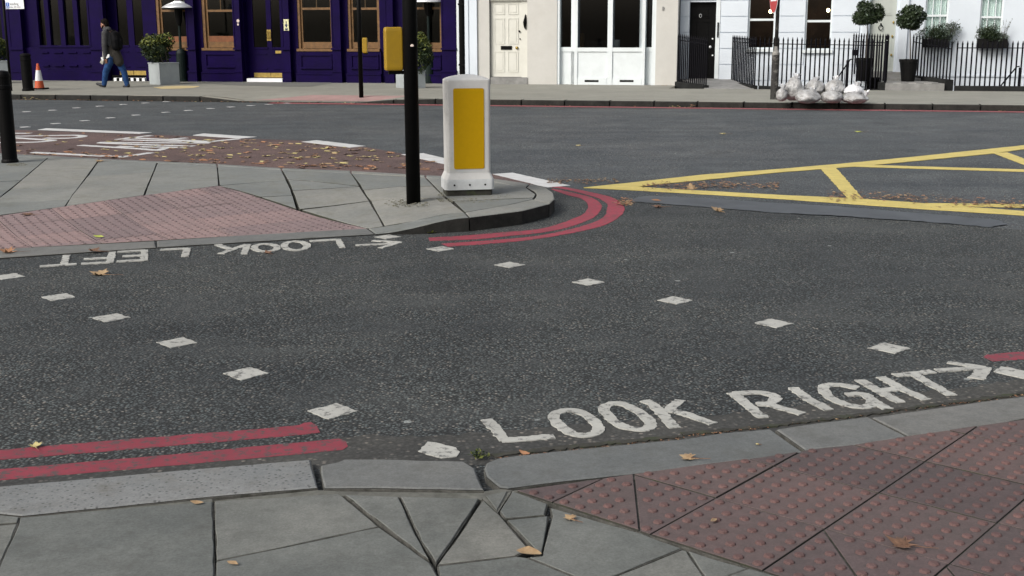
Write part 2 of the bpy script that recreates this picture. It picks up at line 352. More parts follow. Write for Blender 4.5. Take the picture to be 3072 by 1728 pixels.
# ---------------------------------------------------------------- paint
ZP = [0.0060]
def nz():
    ZP[0] += 0.00004
    return ZP[0]
def mark(name, v, pts, mat, rag=0.004, seed=1, step=0.05, th=0.0045):
    z = nz(); return sheet(name, Gs(v, pts), z, mat, road, th, rag, seed, step)
def offset_line(P, wd, closed=False):
    n = len(P); L, Rr = [], []
    for i in range(n):
        a = P[(i - 1) % n] if (closed or i > 0) else P[i]; b = P[(i + 1) % n] if (closed or i < n - 1) else P[i]
        t = (b - a); t.z = 0; t.normalize(); nn = Vector((-t.y, t.x, 0))
        k = wd[i] if isinstance(wd, list) else wd
        L.append(P[i] + nn * k / 2); Rr.append(P[i] - nn * k / 2)
    return L, Rr
def resample(P, step, closed=False):
    out = []; n = len(P)
    for i in range(n if closed else n - 1):
        a, b = P[i], P[(i + 1) % n]; k = max(1, int((b - a).length / step))
        out += [a + (b - a) * (j / k) for j in range(k)]
    if not closed: out.append(P[-1])
    return out
def smooth(P, closed):
    n = len(P); out = []
    for i in range(n if closed else n - 1):
        p0, p1, p2, p3 = (P[(i - 1) % n] if closed or i > 0 else P[0]), P[i], P[(i + 1) % n], (P[(i + 2) % n] if closed or i + 2 < n else P[-1])
        for j in range(5):
            t = j / 5; out.append(0.5 * ((2 * p1) + (p2 - p0) * t + (2 * p0 - 5 * p1 + 4 * p2 - p3) * t * t + (3 * p1 - p0 - 3 * p2 + p3) * t ** 3))
    if not closed: out.append(P[-1])
    return out
def letter(name, strokes, mat, wd=0.05, seed=1, amp=0.004, base=0.0):
    """strokes: list of (view, pts, closed, curved[, width])"""
    rn = random.Random(seed); m = MB()
    for st in strokes:
        v, pts, closed, curved = st[:4]; w_ = st[4] if len(st) > 4 else wd
        P = Gs(v, pts)
        if curved: P = smooth(P, closed)
        P = resample(P, 0.018, closed); z = nz() + base
        L, Rr = offset_line(P, [w_ * rn.uniform(0.92, 1.08) for _ in P], closed)
        j = lambda p: (p.x + rn.uniform(-amp, amp), p.y + rn.uniform(-amp, amp), z)
        L = [j(p) for p in L]; Rr = [j(p) for p in Rr]; n = len(L)
        low = lambda q: [(x, y, 0.001) for x, y, _ in q]
        vs_ = L + Rr + low(L) + low(Rr); fs = []
        for i in range(n if closed else n - 1):
            k = (i + 1) % n; fs += [(i, n + i, n + k, k), (2 * n + i, i, k, 2 * n + k), (n + i, 3 * n + i, 3 * n + k, n + k)]
        if not closed: fs += [(0, 2 * n, 3 * n, n), (n - 1, 2 * n - 1, 4 * n - 1, 3 * n - 1)]
        m.add(vs_, fs)
    return m.build(name, mat, road)

# near double red lines
mark('red_line', 'zc', [(-900, 580), (0, 507), (900, 432), (2000, 345), (2260, 320), (2300, 300), (2350, 297), (2395, 325), (2415, 375), (2300, 390), (1500, 457), (700, 525), (0, 580), (-900, 655)], MA['red2'], 0.003, 1)
mark('red_line', 'zc', [(-900, 730), (0, 655), (1000, 570), (2000, 475), (2560, 422), (2610, 440), (2620, 480), (2590, 505), (2400, 525), (1700, 588), (1000, 652), (0, 735), (-900, 810)], MA['red2'], 0.003, 2)
mark('red_line', 'zk', [(2265, 535), (2300, 520), (2576, 497), (3400, 430), (5600, 240), (5600, 300), (3400, 495), (2576, 555), (2340, 572)], MA['red2'], 0.004, 3)
# double red line round the island nose
outer = [('zb', 1500, 1240, 1560, 1263), ('zb', 1800, 1220, 1900, 1240), ('zf', 0, 1090, 0, 1120), ('zf', 400, 1010, 500, 1035), ('zf', 650, 935, 760, 965), ('zf', 750, 870, 900, 885), ('zf', 775, 800, 955, 822), ('zf', 775, 745, 950, 778), ('zf', 690, 690, 880, 705), ('zf', 560, 650, 760, 660), ('zf', 400, 606, 560, 615), ('zf', 250, 578, 390, 580), ('zf', 185, 567, 250, 555)]
inner = [('zb', 1390, 1188, 1400, 1215), ('zb', 1700, 1170, 1800, 1200), ('zb', 2000, 1145, 2100, 1170), ('zf', 0, 1020, 0, 1060), ('zf', 200, 980, 300, 1010), ('zf', 400, 910, 540, 935), ('zf', 530, 850, 660, 870), ('zf', 575, 780, 715, 790), ('zf', 560, 730, 700, 740), ('zf', 490, 685, 620, 685), ('zf', 350, 650, 480, 645), ('zf', 240, 612, 300, 605), ('zf', 190, 592, 210, 588)]
for k, line in enumerate((outer, inner)):
    A = smooth([G(v, x, y) for v, x, y, _, _ in line], False); B = smooth([G(v, x, y) for v, _, _, x, y in line], False)
    sheet('red_line', A + B[::-1], nz(), MA['red'], road, 0.0045, 0.003, 5 + k)
# white dashes and bus-lane edge
mark('white_dash', 'zb', [(1940, 640), (2110, 628), (2607, 738), (2415, 755)], MA['whitefar'], 0.004, 8)
mark('white_dash', 'zb', [(1155, 470), (1345, 460), (1600, 520), (1520, 553), (1310, 506)], MA['whitefar'], 0.004, 9)
mark('white_dash', 'zb', [(300, 362), (430, 348), (850, 398), (715, 412)], MA['whitefar'], 0.004, 10)
mark('white_dash', 'za', [(1655, 305), (1750, 290), (2205, 320), (2060, 334)], MA['whitefar'], 0.004, 11)
mark('white_dash', 'za', [(325, 258), (400, 245), (1305, 282), (1200, 292)], MA['whitefar'], 0.004, 12)
mark('white_dash', 'za', [(-900, 225), (-780, 205), (-60, 235), (-180, 248)], MA['whitefar'], 0.004, 13)
# bus-lane lettering (read from the left, stretched along the lane)
letter('lane_letter', [('zi', [(-300, 215), (205, 212), (800, 202), (1200, 196), (1340, 212), (1200, 238), (950, 246), (730, 241)], False, True)], MA['whitefar'], 0.13, 21, 0.004)
letter('lane_letter', [('zi', [(-300, 218), (205, 236), (600, 262), (780, 272), (850, 280), (740, 295), (480, 310), (-300, 318)], False, True)], MA['whitefar'], 0.13, 22, 0.004)
letter('lane_letter', [('zi', [(-200, 165), (500, 165)], False, False)], MA['whitefar'], 0.13, 23, 0.004)
letter('lane_letter', [('zi', [(510, 473), (1200, 508), (1980, 546), (2440, 478)], False, False)], MA['whitefar'], 0.13, 24, 0.004)
letter('lane_letter', [('zi', [(1290, 358), (2300, 418), (2520, 440)], False, False), ('zj', [(370, 445), (590, 388)], False, False), ('zj', [(-250, 376), (820, 395)], False, False)], MA['whitefar'], 0.12, 25, 0.004)
letter('lane_letter', [('zi', [(1590, 312), (2576, 318)], False, False), ('zj', [(80, 318), (1235, 322)], False, False), ('zi', [(1600, 320), (2400, 352)], False, False), ('zj', [(50, 346), (980, 372)], False, False)], MA['whitefar'], 0.12, 26, 0.004)
letter('lane_letter', [('zi', [(1890, 266), (2430, 202)], False, False), ('zj', [(-100, 236), (500, 265), (1260, 298), (1690, 256)], False, False), ('zj', [(-150, 270), (1240, 310)], False, False), ('zj', [(560, 266), (860, 240)], False, False)], MA['whitefar'], 0.12, 27, 0.004)
# yellow box junction
mark('yellow_line', 'zf', [(525, 574), (1000, 525), (1770, 440), (2576, 380), (3298, 318), (4000, 250), (5100, 135), (6600, -40), (6600, -10), (5100, 178), (4840, 215), (3526, 342), (2576, 415), (1770, 496), (1300, 540), (1060, 572)], MA['yellow'], 0.006, 31, 0.12)
mark('yellow_line', 'zf', [(528, 577), (1080, 566), (1700, 605), (2576, 652), (3476, 695), (4076, 738), (5152, 823), (6600, 945), (6600, 1000), (5152, 867), (4076, 800), (3276, 742), (2576, 692), (1500, 627), (1000, 600)], MA['yellow'], 0.006, 32, 0.12)
mark('yellow_line', 'zg', [(440, 373), (590, 362), (640, 410), (890, 694), (725, 690)], MA['yellow'], 0.006, 33)
mark('yellow_line', 'zg', [(740, 352), (960, 338), (2576, 384), (3800, 420), (3800, 444), (2576, 407)], MA['yellow'], 0.006, 34, 0.15)
mark('yellow_line', 'zg', [(1540, 740), (1950, 744), (2576, 752), (3600, 775), (3600, 820), (2576, 786), (1720, 762)], MA['yellow'], 0.006, 35, 0.15)
mark('yellow_line', 'zg', [(2260, 215), (2400, 204), (2700, 318), (3000, 430), (2800, 430), (2576, 335)], MA['yellow'], 0.006, 36)
# crossing studs
def stud(P, ang, s, mat, seed):
    rn = random.Random(seed); c, s2 = math.cos(ang), math.sin(ang); h = s / 2
    pts = [Vector((P.x + c * a * h - s2 * b * h, P.y + s2 * a * h + c * b * h, 0)) for a, b in ((-1, -1), (1, -1), (1, 1), (-1, 1))]
    sheet('crossing_stud', pts, nz(), mat, road, 0.0045, 0.006, seed, 0.025)
rowL = [(26, 832), (176, 894), (333, 956), (532, 1031), (738, 1124), (999, 1237)]
rowR = [(1321, 749), (1530, 797), (1764, 849), (2025, 904), (2321, 973), (2668, 1048)]
for k, (x, y) in enumerate(rowL): stud(G('n', x, y), -0.80 + random.uniform(-.06, .06), 0.152, MA['white'], 40 + k)
for k, (x, y) in enumerate(rowR): stud(G('n', x, y), -0.80 + random.uniform(-.06, .06), 0.152, MA['white'], 50 + k)
stud(G('n', 1163, 713), -0.80, 0.145, MA['white'], 60); stud(G('n', -125, 772), -0.8, 0.152, MA['white'], 61)
mark('crossing_stud', 'zd', [(585, 520), (650, 450), (720, 455), (860, 495), (900, 525), (870, 560), (760, 572), (640, 545)], MA['white'], 0.004, 62, 0.02)
mark('crossing_stud', 'zk', [(2345, 650), (2400, 613), (2480, 622), (2600, 655), (2700, 690), (2640, 715), (2560, 700), (2420, 670)], MA['white'], 0.004, 63, 0.02)
far1 = [(215, 235), (480, 205), (728, 180), (950, 156), (1170, 132), (1425, 108), (1617, 92), (1808, 75), (1985, 62), (2155, 50), (2310, 40), (2465, 30)]
far2 = [(-40, 122), (228, 103), (450, 90), (658, 70), (858, 55), (1060, 40), (1250, 28), (1430, 17)]
for k, (x, y) in enumerate(far1 + far2): stud(G('za', x, y), 0.75, 0.135, MA['whitefar'], 70 + k)
# LOOK RIGHT ->
W_ = MA['white']
letter('painted_letter', [('zd', [(1095, 278), (1165, 350), (1235, 440)], False, False), ('zd', [(1215, 437), (1420, 424), (1605, 406)], False, False)], W_, 0.053, 101)
letter('painted_letter', [('zd', [(1600, 255), (1660, 217), (1760, 212), (1860, 250), (1925, 312), (1940, 358), (1895, 392), (1810, 400), (1710, 372), (1640, 315)], True, True)], W_, 0.05, 102)
letter('painted_letter', [('zd', [(1980, 200), (2030, 163), (2110, 160), (2200, 195), (2285, 250), (2335, 312), (2310, 347), (2220, 353), (2110, 325), (2030, 268)], True, True)], W_, 0.05, 103)
letter('painted_letter', [('zl', [(430, 450), (620, 540), (800, 720), (980, 900), (1160, 1110)], False, False), ('zl', [(1300, 440), (1150, 560), (980, 730)], False, False), ('zl', [(1100, 690), (1400, 770), (1750, 900), (2080, 1010)], False, False)], W_, 0.05, 104)
letter('painted_letter', [('zk', [(375, 812), (470, 890), (605, 1000)], False, False), ('zk', [(385, 818), (560, 808), (660, 825), (705, 855), (650, 893), (560, 898)], False, True), ('zk', [(640, 893), (740, 928), (905, 972)], False, False)], W_, 0.05, 105)
letter('painted_letter', [('zk', [(830, 772), (950, 860), (1105, 942)], False, False)], W_, 0.05, 106)
letter('painted_letter', [('zk', [(1325, 777), (1190, 752), (1090, 756), (1060, 785), (1120, 850), (1230, 900), (1350, 920), (1425, 900), (1415, 855), (1350, 822), (1235, 828)], False, True), ('zk', [(1420, 860), (1545, 935)], False, False)], W_, 0.05, 107)
letter('painted_letter', [('zk', [(1335, 715), (1500, 810), (1645, 885)], False, False), ('zk', [(1495, 692), (1650, 780), (1835, 865)], False, False), ('zk', [(1480, 800), (1660, 775)], False, False)], W_, 0.05, 108)
letter('painted_letter', [('zk', [(1600, 680), (1740, 668), (1885, 650)], False, False), ('zk', [(1735, 668), (1880, 750), (2030, 832)], False, False)], W_, 0.05, 109)
letter('arrow_mark', [('zk', [(1915, 643), (2100, 632), (2280, 622)], False, False, 0.05), ('zk', [(2000, 582), (2140, 600), (2285, 622)], False, False, 0.045), ('zk', [(2275, 618), (2255, 660), (2215, 705)], False, False, 0.07)], W_, 0.05, 110)
# <- LOOK LEFT, read from the island
letter('arrow_mark', [('zb', [(765, 1255), (1000, 1245), (1150, 1231)], False, False), ('zb', [(910, 1216), (1040, 1222), (1150, 1231)], False, False), ('zb', [(1140, 1228), (1060, 1255), (975, 1278)], False, False)], W_, 0.05, 120)
letter('painted_letter', [('zb', [(372, 1221), (500, 1212), (625, 1205)], False, False, 0.06), ('zb', [(612, 1203), (632, 1240), (650, 1277)], False, False, 0.045)], W_, 0.05, 121)
def ring(v, cx, cy, rx, ry): return [(v, [(cx + rx * math.cos(a * math.pi / 6), cy + ry * math.sin(a * math.pi / 6)) for a in range(12)], True, True)]
letter('painted_letter', ring('zb', 250, 1260, 98, 38), W_, 0.052, 122)
letter('painted_letter', ring('zh', 2006, 116, 88, 28), W_, 0.052, 123)
letter('painted_letter', [('zh', [(1868, 92), (1842, 165)], False, False, 0.05), ('zh', [(1640, 92), (1745, 128)], False, False), ('zh', [(1665, 162), (1760, 128), (1868, 92)], False, False)], W_, 0.055, 124)
letter('painted_letter', [('zh', [(1212, 130), (1415, 122)], False, False, 0.06), ('zh', [(1415, 120), (1395, 184)], False, False, 0.052)], W_, 0.05, 125)
letter('painted_letter', [('zh', [(1092, 133), (1088, 212)], False, False, 0.05), ('zh', [(885, 147), (1095, 136)], False, False), ('zh', [(925, 182), (1092, 172)], False, False), ('zh', [(880, 220), (1092, 209)], False, False)], W_, 0.06, 126)
letter('painted_letter', [('zh', [(850, 148), (830, 228)], False, False, 0.05), ('zh', [(612, 238), (835, 226)], False, False), ('zh', [(635, 202), (838, 192)], False, False)], W_, 0.06, 127)
letter('painted_letter', [('zh', [(505, 172), (482, 244)], False, False, 0.05), ('zh', [(302, 257), (578, 239)], False, False)], W_, 0.06, 128)

# ================================================================== PAVING PIECES
def inset(poly, k):
    n = len(poly); P = [Vector((p[0], p[1])) for p in poly]
    a = sum(P[i].x * P[(i + 1) % n].y - P[(i + 1) % n].x * P[i].y for i in range(n))
    if a < 0: P = P[::-1]; poly = poly[::-1]
    out = []
    for i in range(n):
        p, q, r = P[i - 1], P[i], P[(i + 1) % n]
        u, v = (q - p).normalized(), (r - q).normalized()
        n1, n2 = Vector((-u.y, u.x)), Vector((-v.y, v.x)); bis = n1 + n2
        L = bis.length
        if L < 1e-4: o = q + n1 * k
        else:
            bis /= L; c = max(0.35, bis.dot(n1)); o = q + bis * (k / c)
        out.append(o)
    return out
def clip(poly, a, b, side=1):
    """keep the part of poly on the left (side=1) of a->b"""
    f = lambda p: side * ((b[0] - a[0]) * (p[1] - a[1]) - (b[1] - a[1]) * (p[0] - a[0]))
    out = []
    for i in range(len(poly)):
        p, q = poly[i], poly[(i + 1) % len(poly)]; fp, fq = f(p), f(q)
        if fp >= 0: out.append(p)
        if fp * fq < 0:
            t = fp / (fp - fq); out.append((p[0] + (q[0] - p[0]) * t, p[1] + (q[1] - p[1]) * t))
    return out
def area(poly): return abs(sum(poly[i][0] * poly[(i + 1) % len(poly)][1] - poly[(i + 1) % len(poly)][0] * poly[i][1] for i in range(len(poly)))) / 2
def subdiv(poly, step):
    out = []
    for i in range(len(poly)):
        a, b = Vector(poly[i][:2]), Vector(poly[(i + 1) % len(poly)][:2]); k = max(1, int((b - a).length / step))
        out += [a + (b - a) * (j / k) for j in range(k)]
    return out
def slab_mesh(name, poly, zf, mats, parent, gap=0.005, depth=0.03, chamf=0.004, dz=0.0, jag=0.0, seed=0, blisters=None, sub=0.0, bed=None, bedz=-0.0048):
    rn = random.Random(seed)
    P = inset(poly, gap)
    if sub: P = [Vector(p) for p in subdiv(P, sub)]
    if jag: P = [p + Vector((rn.uniform(-jag, jag), rn.uniform(-jag, jag))) for p in P]
    Q = inset(P, chamf); n = len(P)
    tilt = (rn.uniform(-.0015, .0015), rn.uniform(-.0015, .0015))
    c = sum(P, Vector((0, 0))) / n
    zz = lambda p: zf(p.x, p.y) + dz + tilt[0] * (p.x - c.x) + tilt[1] * (p.y - c.y)
    m = MB()
    vs_ = [(p.x, p.y, zz(p) - depth) for p in P] + [(p.x, p.y, zz(p) - chamf * 0.8) for p in P] + [(q.x, q.y, zz(q)) for q in Q]
    sidem = len(mats) - 1
    m.add(vs_, [(i, (i + 1) % n, n + (i + 1) % n, n + i) for i in range(n)], sidem)
    m.add(vs_, [(n + i, n + (i + 1) % n, 2 * n + (i + 1) % n, 2 * n + i) for i in range(n)] + [tuple(range(2 * n, 3 * n))], 0)
    if blisters:
        for bx_, by_ in blisters:
            z = zz(Vector((bx_, by_)))
            rr = [(0.0178, -0.0005), (0.0158, 0.0045), (0.0110, 0.0068)]
            bv = [(bx_ + r * math.cos(k * math.pi / 4), by_ + r * math.sin(k * math.pi / 4), z + h) for r, h in rr for k in range(8)]
            m.add(bv, [(r * 8 + k, r * 8 + (k + 1) % 8, (r + 1) * 8 + (k + 1) % 8, (r + 1) * 8 + k) for r in range(2) for k in range(8)] + [tuple(range(16, 24))], 1)
    ob = m.build(name, mats, parent)
    if bed is not None: bed.prism([(p[0], p[1], zf(p[0], p[1])) for p in poly], -0.08, bedz)
    return ob
def inside(poly, x, y, mrg):
    n = len(poly); c = False
    for i in range(n):
        (x0, y0), (x1, y1) = poly[i][:2], poly[i - 1][:2]
        if (y0 > y) != (y1 > y) and x < (x1 - x0) * (y - y0) / (y1 - y0) + x0: c = not c
        L2 = (x1 - x0) ** 2 + (y1 - y0) ** 2
        t = 0 if L2 == 0 else max(0, min(1, ((x - x0) * (x1 - x0) + (y - y0) * (y1 - y0)) / L2))
        if math.hypot(x - x0 - t * (x1 - x0), y - y0 - t * (y1 - y0)) < mrg: return False
    return c
def tactile_field(ox, oy, ang, g, ur, vr, planes, zf, mats, parent, bed, gap=0.003, splits={}, seed=0, far=None):
    c, s = math.cos(ang), math.sin(ang)
    T = lambda u, v: (ox + g * (u * c - v * s), oy + g * (u * s + v * c))
    k = seed
    for u in range(*ur):
        for v in range(*vr):
            poly = [T(u, v), T(u + 1, v), T(u + 1, v + 1), T(u, v + 1)]
            for a, b, sd_ in planes:
                if len(poly) > 2: poly = clip(poly, a, b, sd_)
            if len(poly) < 3 or area(poly) < 0.004: continue
            cx = sum(p[0] for p in poly) / len(poly); cy = sum(p[1] for p in poly) / len(poly)
            if far and not far(cx, cy): continue
            pieces = [poly]
            if (u, v) in splits:
                a, b = splits[(u, v)]; pieces = [q for q in (clip(poly, a, b, 1), clip(poly, a, b, -1)) if len(q) > 2 and area(q) > 0.002]
            for q in pieces:
                k += 1
                bl = [T(u + (i + .5) / 6, v + (j + .5) / 6) for i in range(6) for j in range(6)]
                bl = [p for p in bl if inside(q, p[0], p[1], 0.019)]
                slab_mesh('tactile_slab', q, zf, mats, parent, gap, 0.03, 0.0015, random.Random(k).uniform(-.0012, .0012), 0, k, bl or [], bed=bed, bedz=(-0.007 if zf is zn else -0.02))

# ---------------------------------------------------------------- near pavement
NZ = 0.03
nearp = structure('near_pavement')
zn = lambda x, y: NZ
nbed = MB()
def npoly(pts): return [tuple(G(v, x, y, NZ)[:2]) for v, x, y in pts]
flags = [
    [('zc', -1200, 1070), ('zc', -10, 985), ('zc', 150, 1002), ('zc', 142, 1042), ('zc', -1200, 1165)],
    [('zc', -1200, 1165), ('zc', 140, 1046), ('zc', 0, 1362), ('zc', -500, 2600), ('zc', -2200, 2600)],
    [('zc', 152, 1008), ('zc', 1010, 930), ('zc', 1608, 882), ('zc', 1622, 1400), ('zc', 1650, 2600), ('zc', -490, 2600), ('zc', 4, 1365), ('zc', 144, 1046)],
    [('zc', 1614, 880), ('zc', 2555, 822), ('zd', 10, 840), ('zd', 284, 1070), ('zc', 1632, 1330)],
    [('zc', 1632, 1334), ('zd', 286, 1074), ('zd', 675, 1345), ('zd', 735, 1460), ('zd', 1100, 2600), ('zc', 1660, 2600), ('zc', 1626, 1450)],
    [('zd', 22, 832), ('zd', 432, 846), ('zd', 560, 1130), ('zd', 664, 1325)],
    [('zd', 446, 846), ('zd', 1042, 862), ('zd', 880, 1120), ('zd', 715, 1352), ('zd', 600, 1180)],
    [('zd', 1066, 868), ('zd', 1186, 972), ('zd', 1424, 1245), ('zd', 1318, 1292), ('zd', 724, 1362), ('zd', 900, 1120)],
    [('zd', 1084, 836), ('zd', 1264, 796), ('zd', 1176, 955)],
    [('zd', 1292, 800), ('zd', 1560, 902), ('zd', 1534, 985), ('zd', 1236, 1012), ('zd', 1196, 955)],
    [('zd', 1248, 1022), ('zd', 1566, 990), ('zd', 1508, 1288), ('zd', 1444, 1228)],
    [('zd', 1572, 925), ('zd', 2262, 1125), ('zd', 2570, 1238), ('zd', 2018, 1462), ('zd', 1805, 1466), ('zd', 1402, 1302), ('zd', 1516, 1290), ('zd', 1592, 990)],
    [('zd', 724, 1370), ('zd', 1318, 1298), ('zd', 1398, 1308), ('zd', 1802, 1472), ('zd', 2600, 1800), ('zd', 3200, 2600), ('zd', 1110, 2600), ('zd', 742, 1460)],
    [('zd', 2566, 1246), ('ze', 26, 1250), ('ze', 170, 1462), ('ze', 500, 2000), ('zd', 2600, 1800), ('zd', 1830, 1476), ('zd', 2024, 1466)],
    [('ze', 34, 1246), ('ze', 240, 1314), ('ze', 496, 1388), ('ze', 320, 1450), ('ze', 174, 1458)],
    [('ze', 506, 1392), ('ze', 740, 1460), ('ze', 1400, 1660), ('ze', 3200, 2250), ('ze', 1500, 2300), ('ze', 500, 2000), ('ze', 178, 1464), ('ze', 324, 1454)],
]
for k, f in enumerate(flags):
    slab_mesh('paving_flag', npoly(f), zn, [MA['slab'], MA['jointfill']], nearp, 0.0032, 0.03, 0.0022, random.Random(k).uniform(-.0025, .001), 0.0022, k + 5, None, 0.06, nbed)
bA = G('zd', 1284, 792, NZ); bB = G('ze', 735, 1449, NZ)
kA = G('ze', -900, 752, NZ); kB = G('ze', 2576, 266, NZ)
sp1 = (tuple(G('zd', 2208, 695, NZ)[:2]), tuple(G('zd', 2252, 1112, NZ)[:2])); sp2 = (tuple(G('ze', 1070, 1110, NZ)[:2]), tuple(G('ze', 1310, 1449, NZ)[:2])); sp3 = (tuple(G('ze', 1960, 1345, NZ)[:2]), tuple(G('ze', 2060, 1460, NZ)[:2]))
tactile_field(0.6974, 3.8987, -0.7114, 0.404, (-3, 7), (-5, 11), [(bA, bB, 1), (kA, kB, -1)], zn, [MA['tact'], MA['blister'], MA['joint']], nearp, nbed, 0.0035,
              {(-1, -1): sp1, (1, -1): sp2, (2, -1): sp3}, 100, lambda x, y: y > 2.1 and x < 5.4)
kerbs = [
    ([('zc', -1200, 875), ('zc', 0, 775), ('zc', 1000, 686), ('zc', 1600, 631), ('zc', 2350, 570)], [('zc', 2398, 780), ('zc', 1600, 848), ('zc', 1000, 912), ('zc', 160, 996), ('zc', 0, 982), ('zc', -1200, 1062)], 'granite'),
    ([('zc', 2412, 618), ('zd', -30, 590), ('zd', 20, 572), ('zd', 300, 571), ('zd', 930, 586), ('zd', 1010, 640)], [('zd', 1078, 800), ('zd', 280, 786), ('zd', -60, 786), ('zc', 2445, 788)], 'kerb'),
    ([('zd', 1075, 640), ('zd', 1090, 598), ('zd', 1180, 560), ('zd', 1900, 482), ('zd', 2576, 417), ('ze', 300, 372), ('ze', 665, 342)], [('ze', 905, 512), ('ze', 560, 566), ('ze', 0, 630), ('zd', 2200, 678), ('zd', 1650, 735), ('zd', 1260, 786), ('zd', 1190, 780), ('zd', 1090, 700)], 'kerb'),
    ([('ze', 700, 345), ('ze', 1000, 298), ('ze', 1395, 250)], [('ze', 1690, 398), ('ze', 1340, 455), ('ze', 932, 502)], 'kerb'),
    ([('ze', 1425, 250), ('ze', 2000, 170), ('ze', 2576, 92), ('ze', 3600, -30), ('ze', 5600, -290)], [('ze', 5600, -190), ('ze', 3600, 110), ('ze', 2576, 258), ('ze', 2080, 345), ('ze', 1705, 392)], 'kerb'),
]
for k, (a, b, mt) in enumerate(kerbs):
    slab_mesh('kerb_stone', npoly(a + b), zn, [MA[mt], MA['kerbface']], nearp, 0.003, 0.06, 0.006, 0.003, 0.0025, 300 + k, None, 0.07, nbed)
nbed.build('joint_bed', MA['jointfill'], nearp)
mm = MB()
for pts in ([('zd', 1080, 800), ('zd', 1190, 782), ('zd', 1290, 792), ('zd', 1180, 960), ('zd', 1060, 850)], [('zc', 150, 1004), ('zc', 1600, 858), ('zc', 1604, 884), ('zc', 1010, 930)], [('zc', 1610, 870), ('zc', 2400, 790), ('zd', 0, 800), ('zd', 1075, 812), ('zd', 1060, 862), ('zd', 0, 832)], [('zd', 1250, 800), ('zd', 2200, 690), ('ze', 900, 520), ('ze', 1700, 398), ('ze', 2300, 312), ('ze', 1500, 470), ('ze', 560, 600), ('zd', 2200, 712), ('zd', 1400, 800)]):
    mm.prism([(*p, NZ) for p in npoly(pts)], -0.05, -0.0055 if len(pts) != 4 else -0.004)
mm.build('mortar_fillet', MA['mortar'], nearp)
# dark painted strip standing in for the shadowed, dirty gap along the kerb
letter('gutter_gap_shade', [('zd', [(1150, 560), (1500, 515), (1900, 474), (2576, 408)], False, False, 0.03), ('ze', [(0, 392), (660, 332), (1400, 240), (2000, 160), (2576, 82), (3600, -45)], False, False, 0.028)], MA['joint'], 0.03, 333, 0.009, 0.0005)
# ---------------------------------------------------------------- island
isl = structure('traffic_island')
k0, k1 = G('zb', 935, 1148), G('zb', 1350, 1090); kdir = (G('zb', 935, 1148) - G('za', 0, 1350)).normalized(); knrm = Vector((-kdir.y, kdir.x, 0))
def sst(t): t = max(0, min(1, t)); return t * t * (3 - 2 * t)
def zi_(x, y):
    p = Vector((x, y, 0)) - k0; a = p.dot(kdir); b = p.dot(knrm)
    return 0.016 + 0.105 * max(sst((a + 0.05) / 0.75), sst((b - 0.5) / 2.2))
def GI(v, x, y):
    z = 0.05
    for _ in range(6): p = G(v, x, y, z); z = zi_(p.x, p.y)
    return (p.x, p.y)
ibed = MB()
islabs = [
    [('za', -400, 461), ('za', 410, 497), ('za', 182, 688), ('za', -400, 716)], [('za', -400, 716), ('za', 180, 690), ('za', 0, 835), ('za', -200, 1014), ('za', -400, 1040)],
    [('za', 410, 497), ('za', 850, 515), ('za', 688, 736), ('za', 88, 766)], [('za', 88, 766), ('za', 688, 736), ('za', 602, 853), ('za', -58, 887)], [('za', -58, 887), ('za', 602, 853), ('za', 560, 912), ('za', -200, 1014)],
    [('za', 850, 515), ('za', 1350, 537), ('za', 1318, 620), ('za', 747, 657)], [('za', 747, 657), ('za', 1318, 620), ('za', 1240, 817), ('za', 560, 912)],
    [('za', 1350, 537), ('za', 1865, 563), ('za', 1868, 592), ('za', 1320, 616)], [('za', 1320, 616), ('za', 1868, 592), ('za', 1880, 733), ('za', 1240, 817)],
    [('za', 1865, 563), ('za', 2420, 600), ('za', 2460, 685), ('za', 1882, 730)], [('za', 1882, 733), ('za', 2460, 687), ('za', 2515, 815), ('za', 2235, 827)], [('za', 2240, 830), ('za', 2515, 817), ('za', 2548, 932)],
    [('zb', 130, 600), ('zb', 725, 628), ('zb', 800, 738), ('zb', 178, 680)], [('zb', 180, 682), ('zb', 800, 740), ('zb', 220, 775)], [('zb', 222, 777), ('zb', 800, 742), ('zb', 885, 862), ('zb', 280, 936)],
    [('zb', 298, 941), ('zb', 886, 864), ('zb', 1008, 1080), ('zb', 862, 1100), ('zb', 560, 1020)],
    [('zb', 725, 628), ('zb', 1365, 665), ('zb', 1435, 735), ('zb', 826, 768)], [('zb', 826, 768), ('zb', 1435, 737), ('zb', 1550, 850), ('zb', 888, 862)],
    [('zb', 890, 864), ('zb', 1550, 852), ('zb', 1700, 965), ('zb', 1300, 1030), ('zb', 1010, 1080)],
    [('zb', 1365, 665), ('zb', 1930, 700), ('zb', 2230, 750), ('zb', 2312, 810), ('zb', 2300, 837), ('zb', 1600, 868), ('zb', 1530, 830)],
    [('zb', 1605, 870), ('zb', 2298, 840), ('zb', 2285, 852), ('zb', 2080, 900), ('zb', 1702, 965)],
]
for k, f in enumerate(islabs):
    slab_mesh('paving_flag', [GI(*p) for p in f], zi_, [MA['islab'], MA['joint']], isl, 0.0065, 0.05, 0.003, random.Random(k + 50).uniform(-.003, .001), 0.002, k + 400, None, 0.25, ibed, -0.02)
tl0, tl1 = GI('za', 0, 992), GI('za', 1882, 736); tr1 = GI('zb', 860, 1102); kf0, kf1 = GI('za', 0, 1278), GI('zb', 700, 1112)
jd = math.radians(-57.0); tor = GI('za', 690, 1120)
tactile_field(tor[0], tor[1], jd, 0.48, (-9, 9), (-9, 9), [(tl0, tl1, -1), (tl1, tr1, -1), (kf0, kf1, 1)], zi_, [MA['itact'], MA['iblister'], MA['joint']], isl, ibed, 0.003, {}, 600, lambda x, y: x > -6.5)
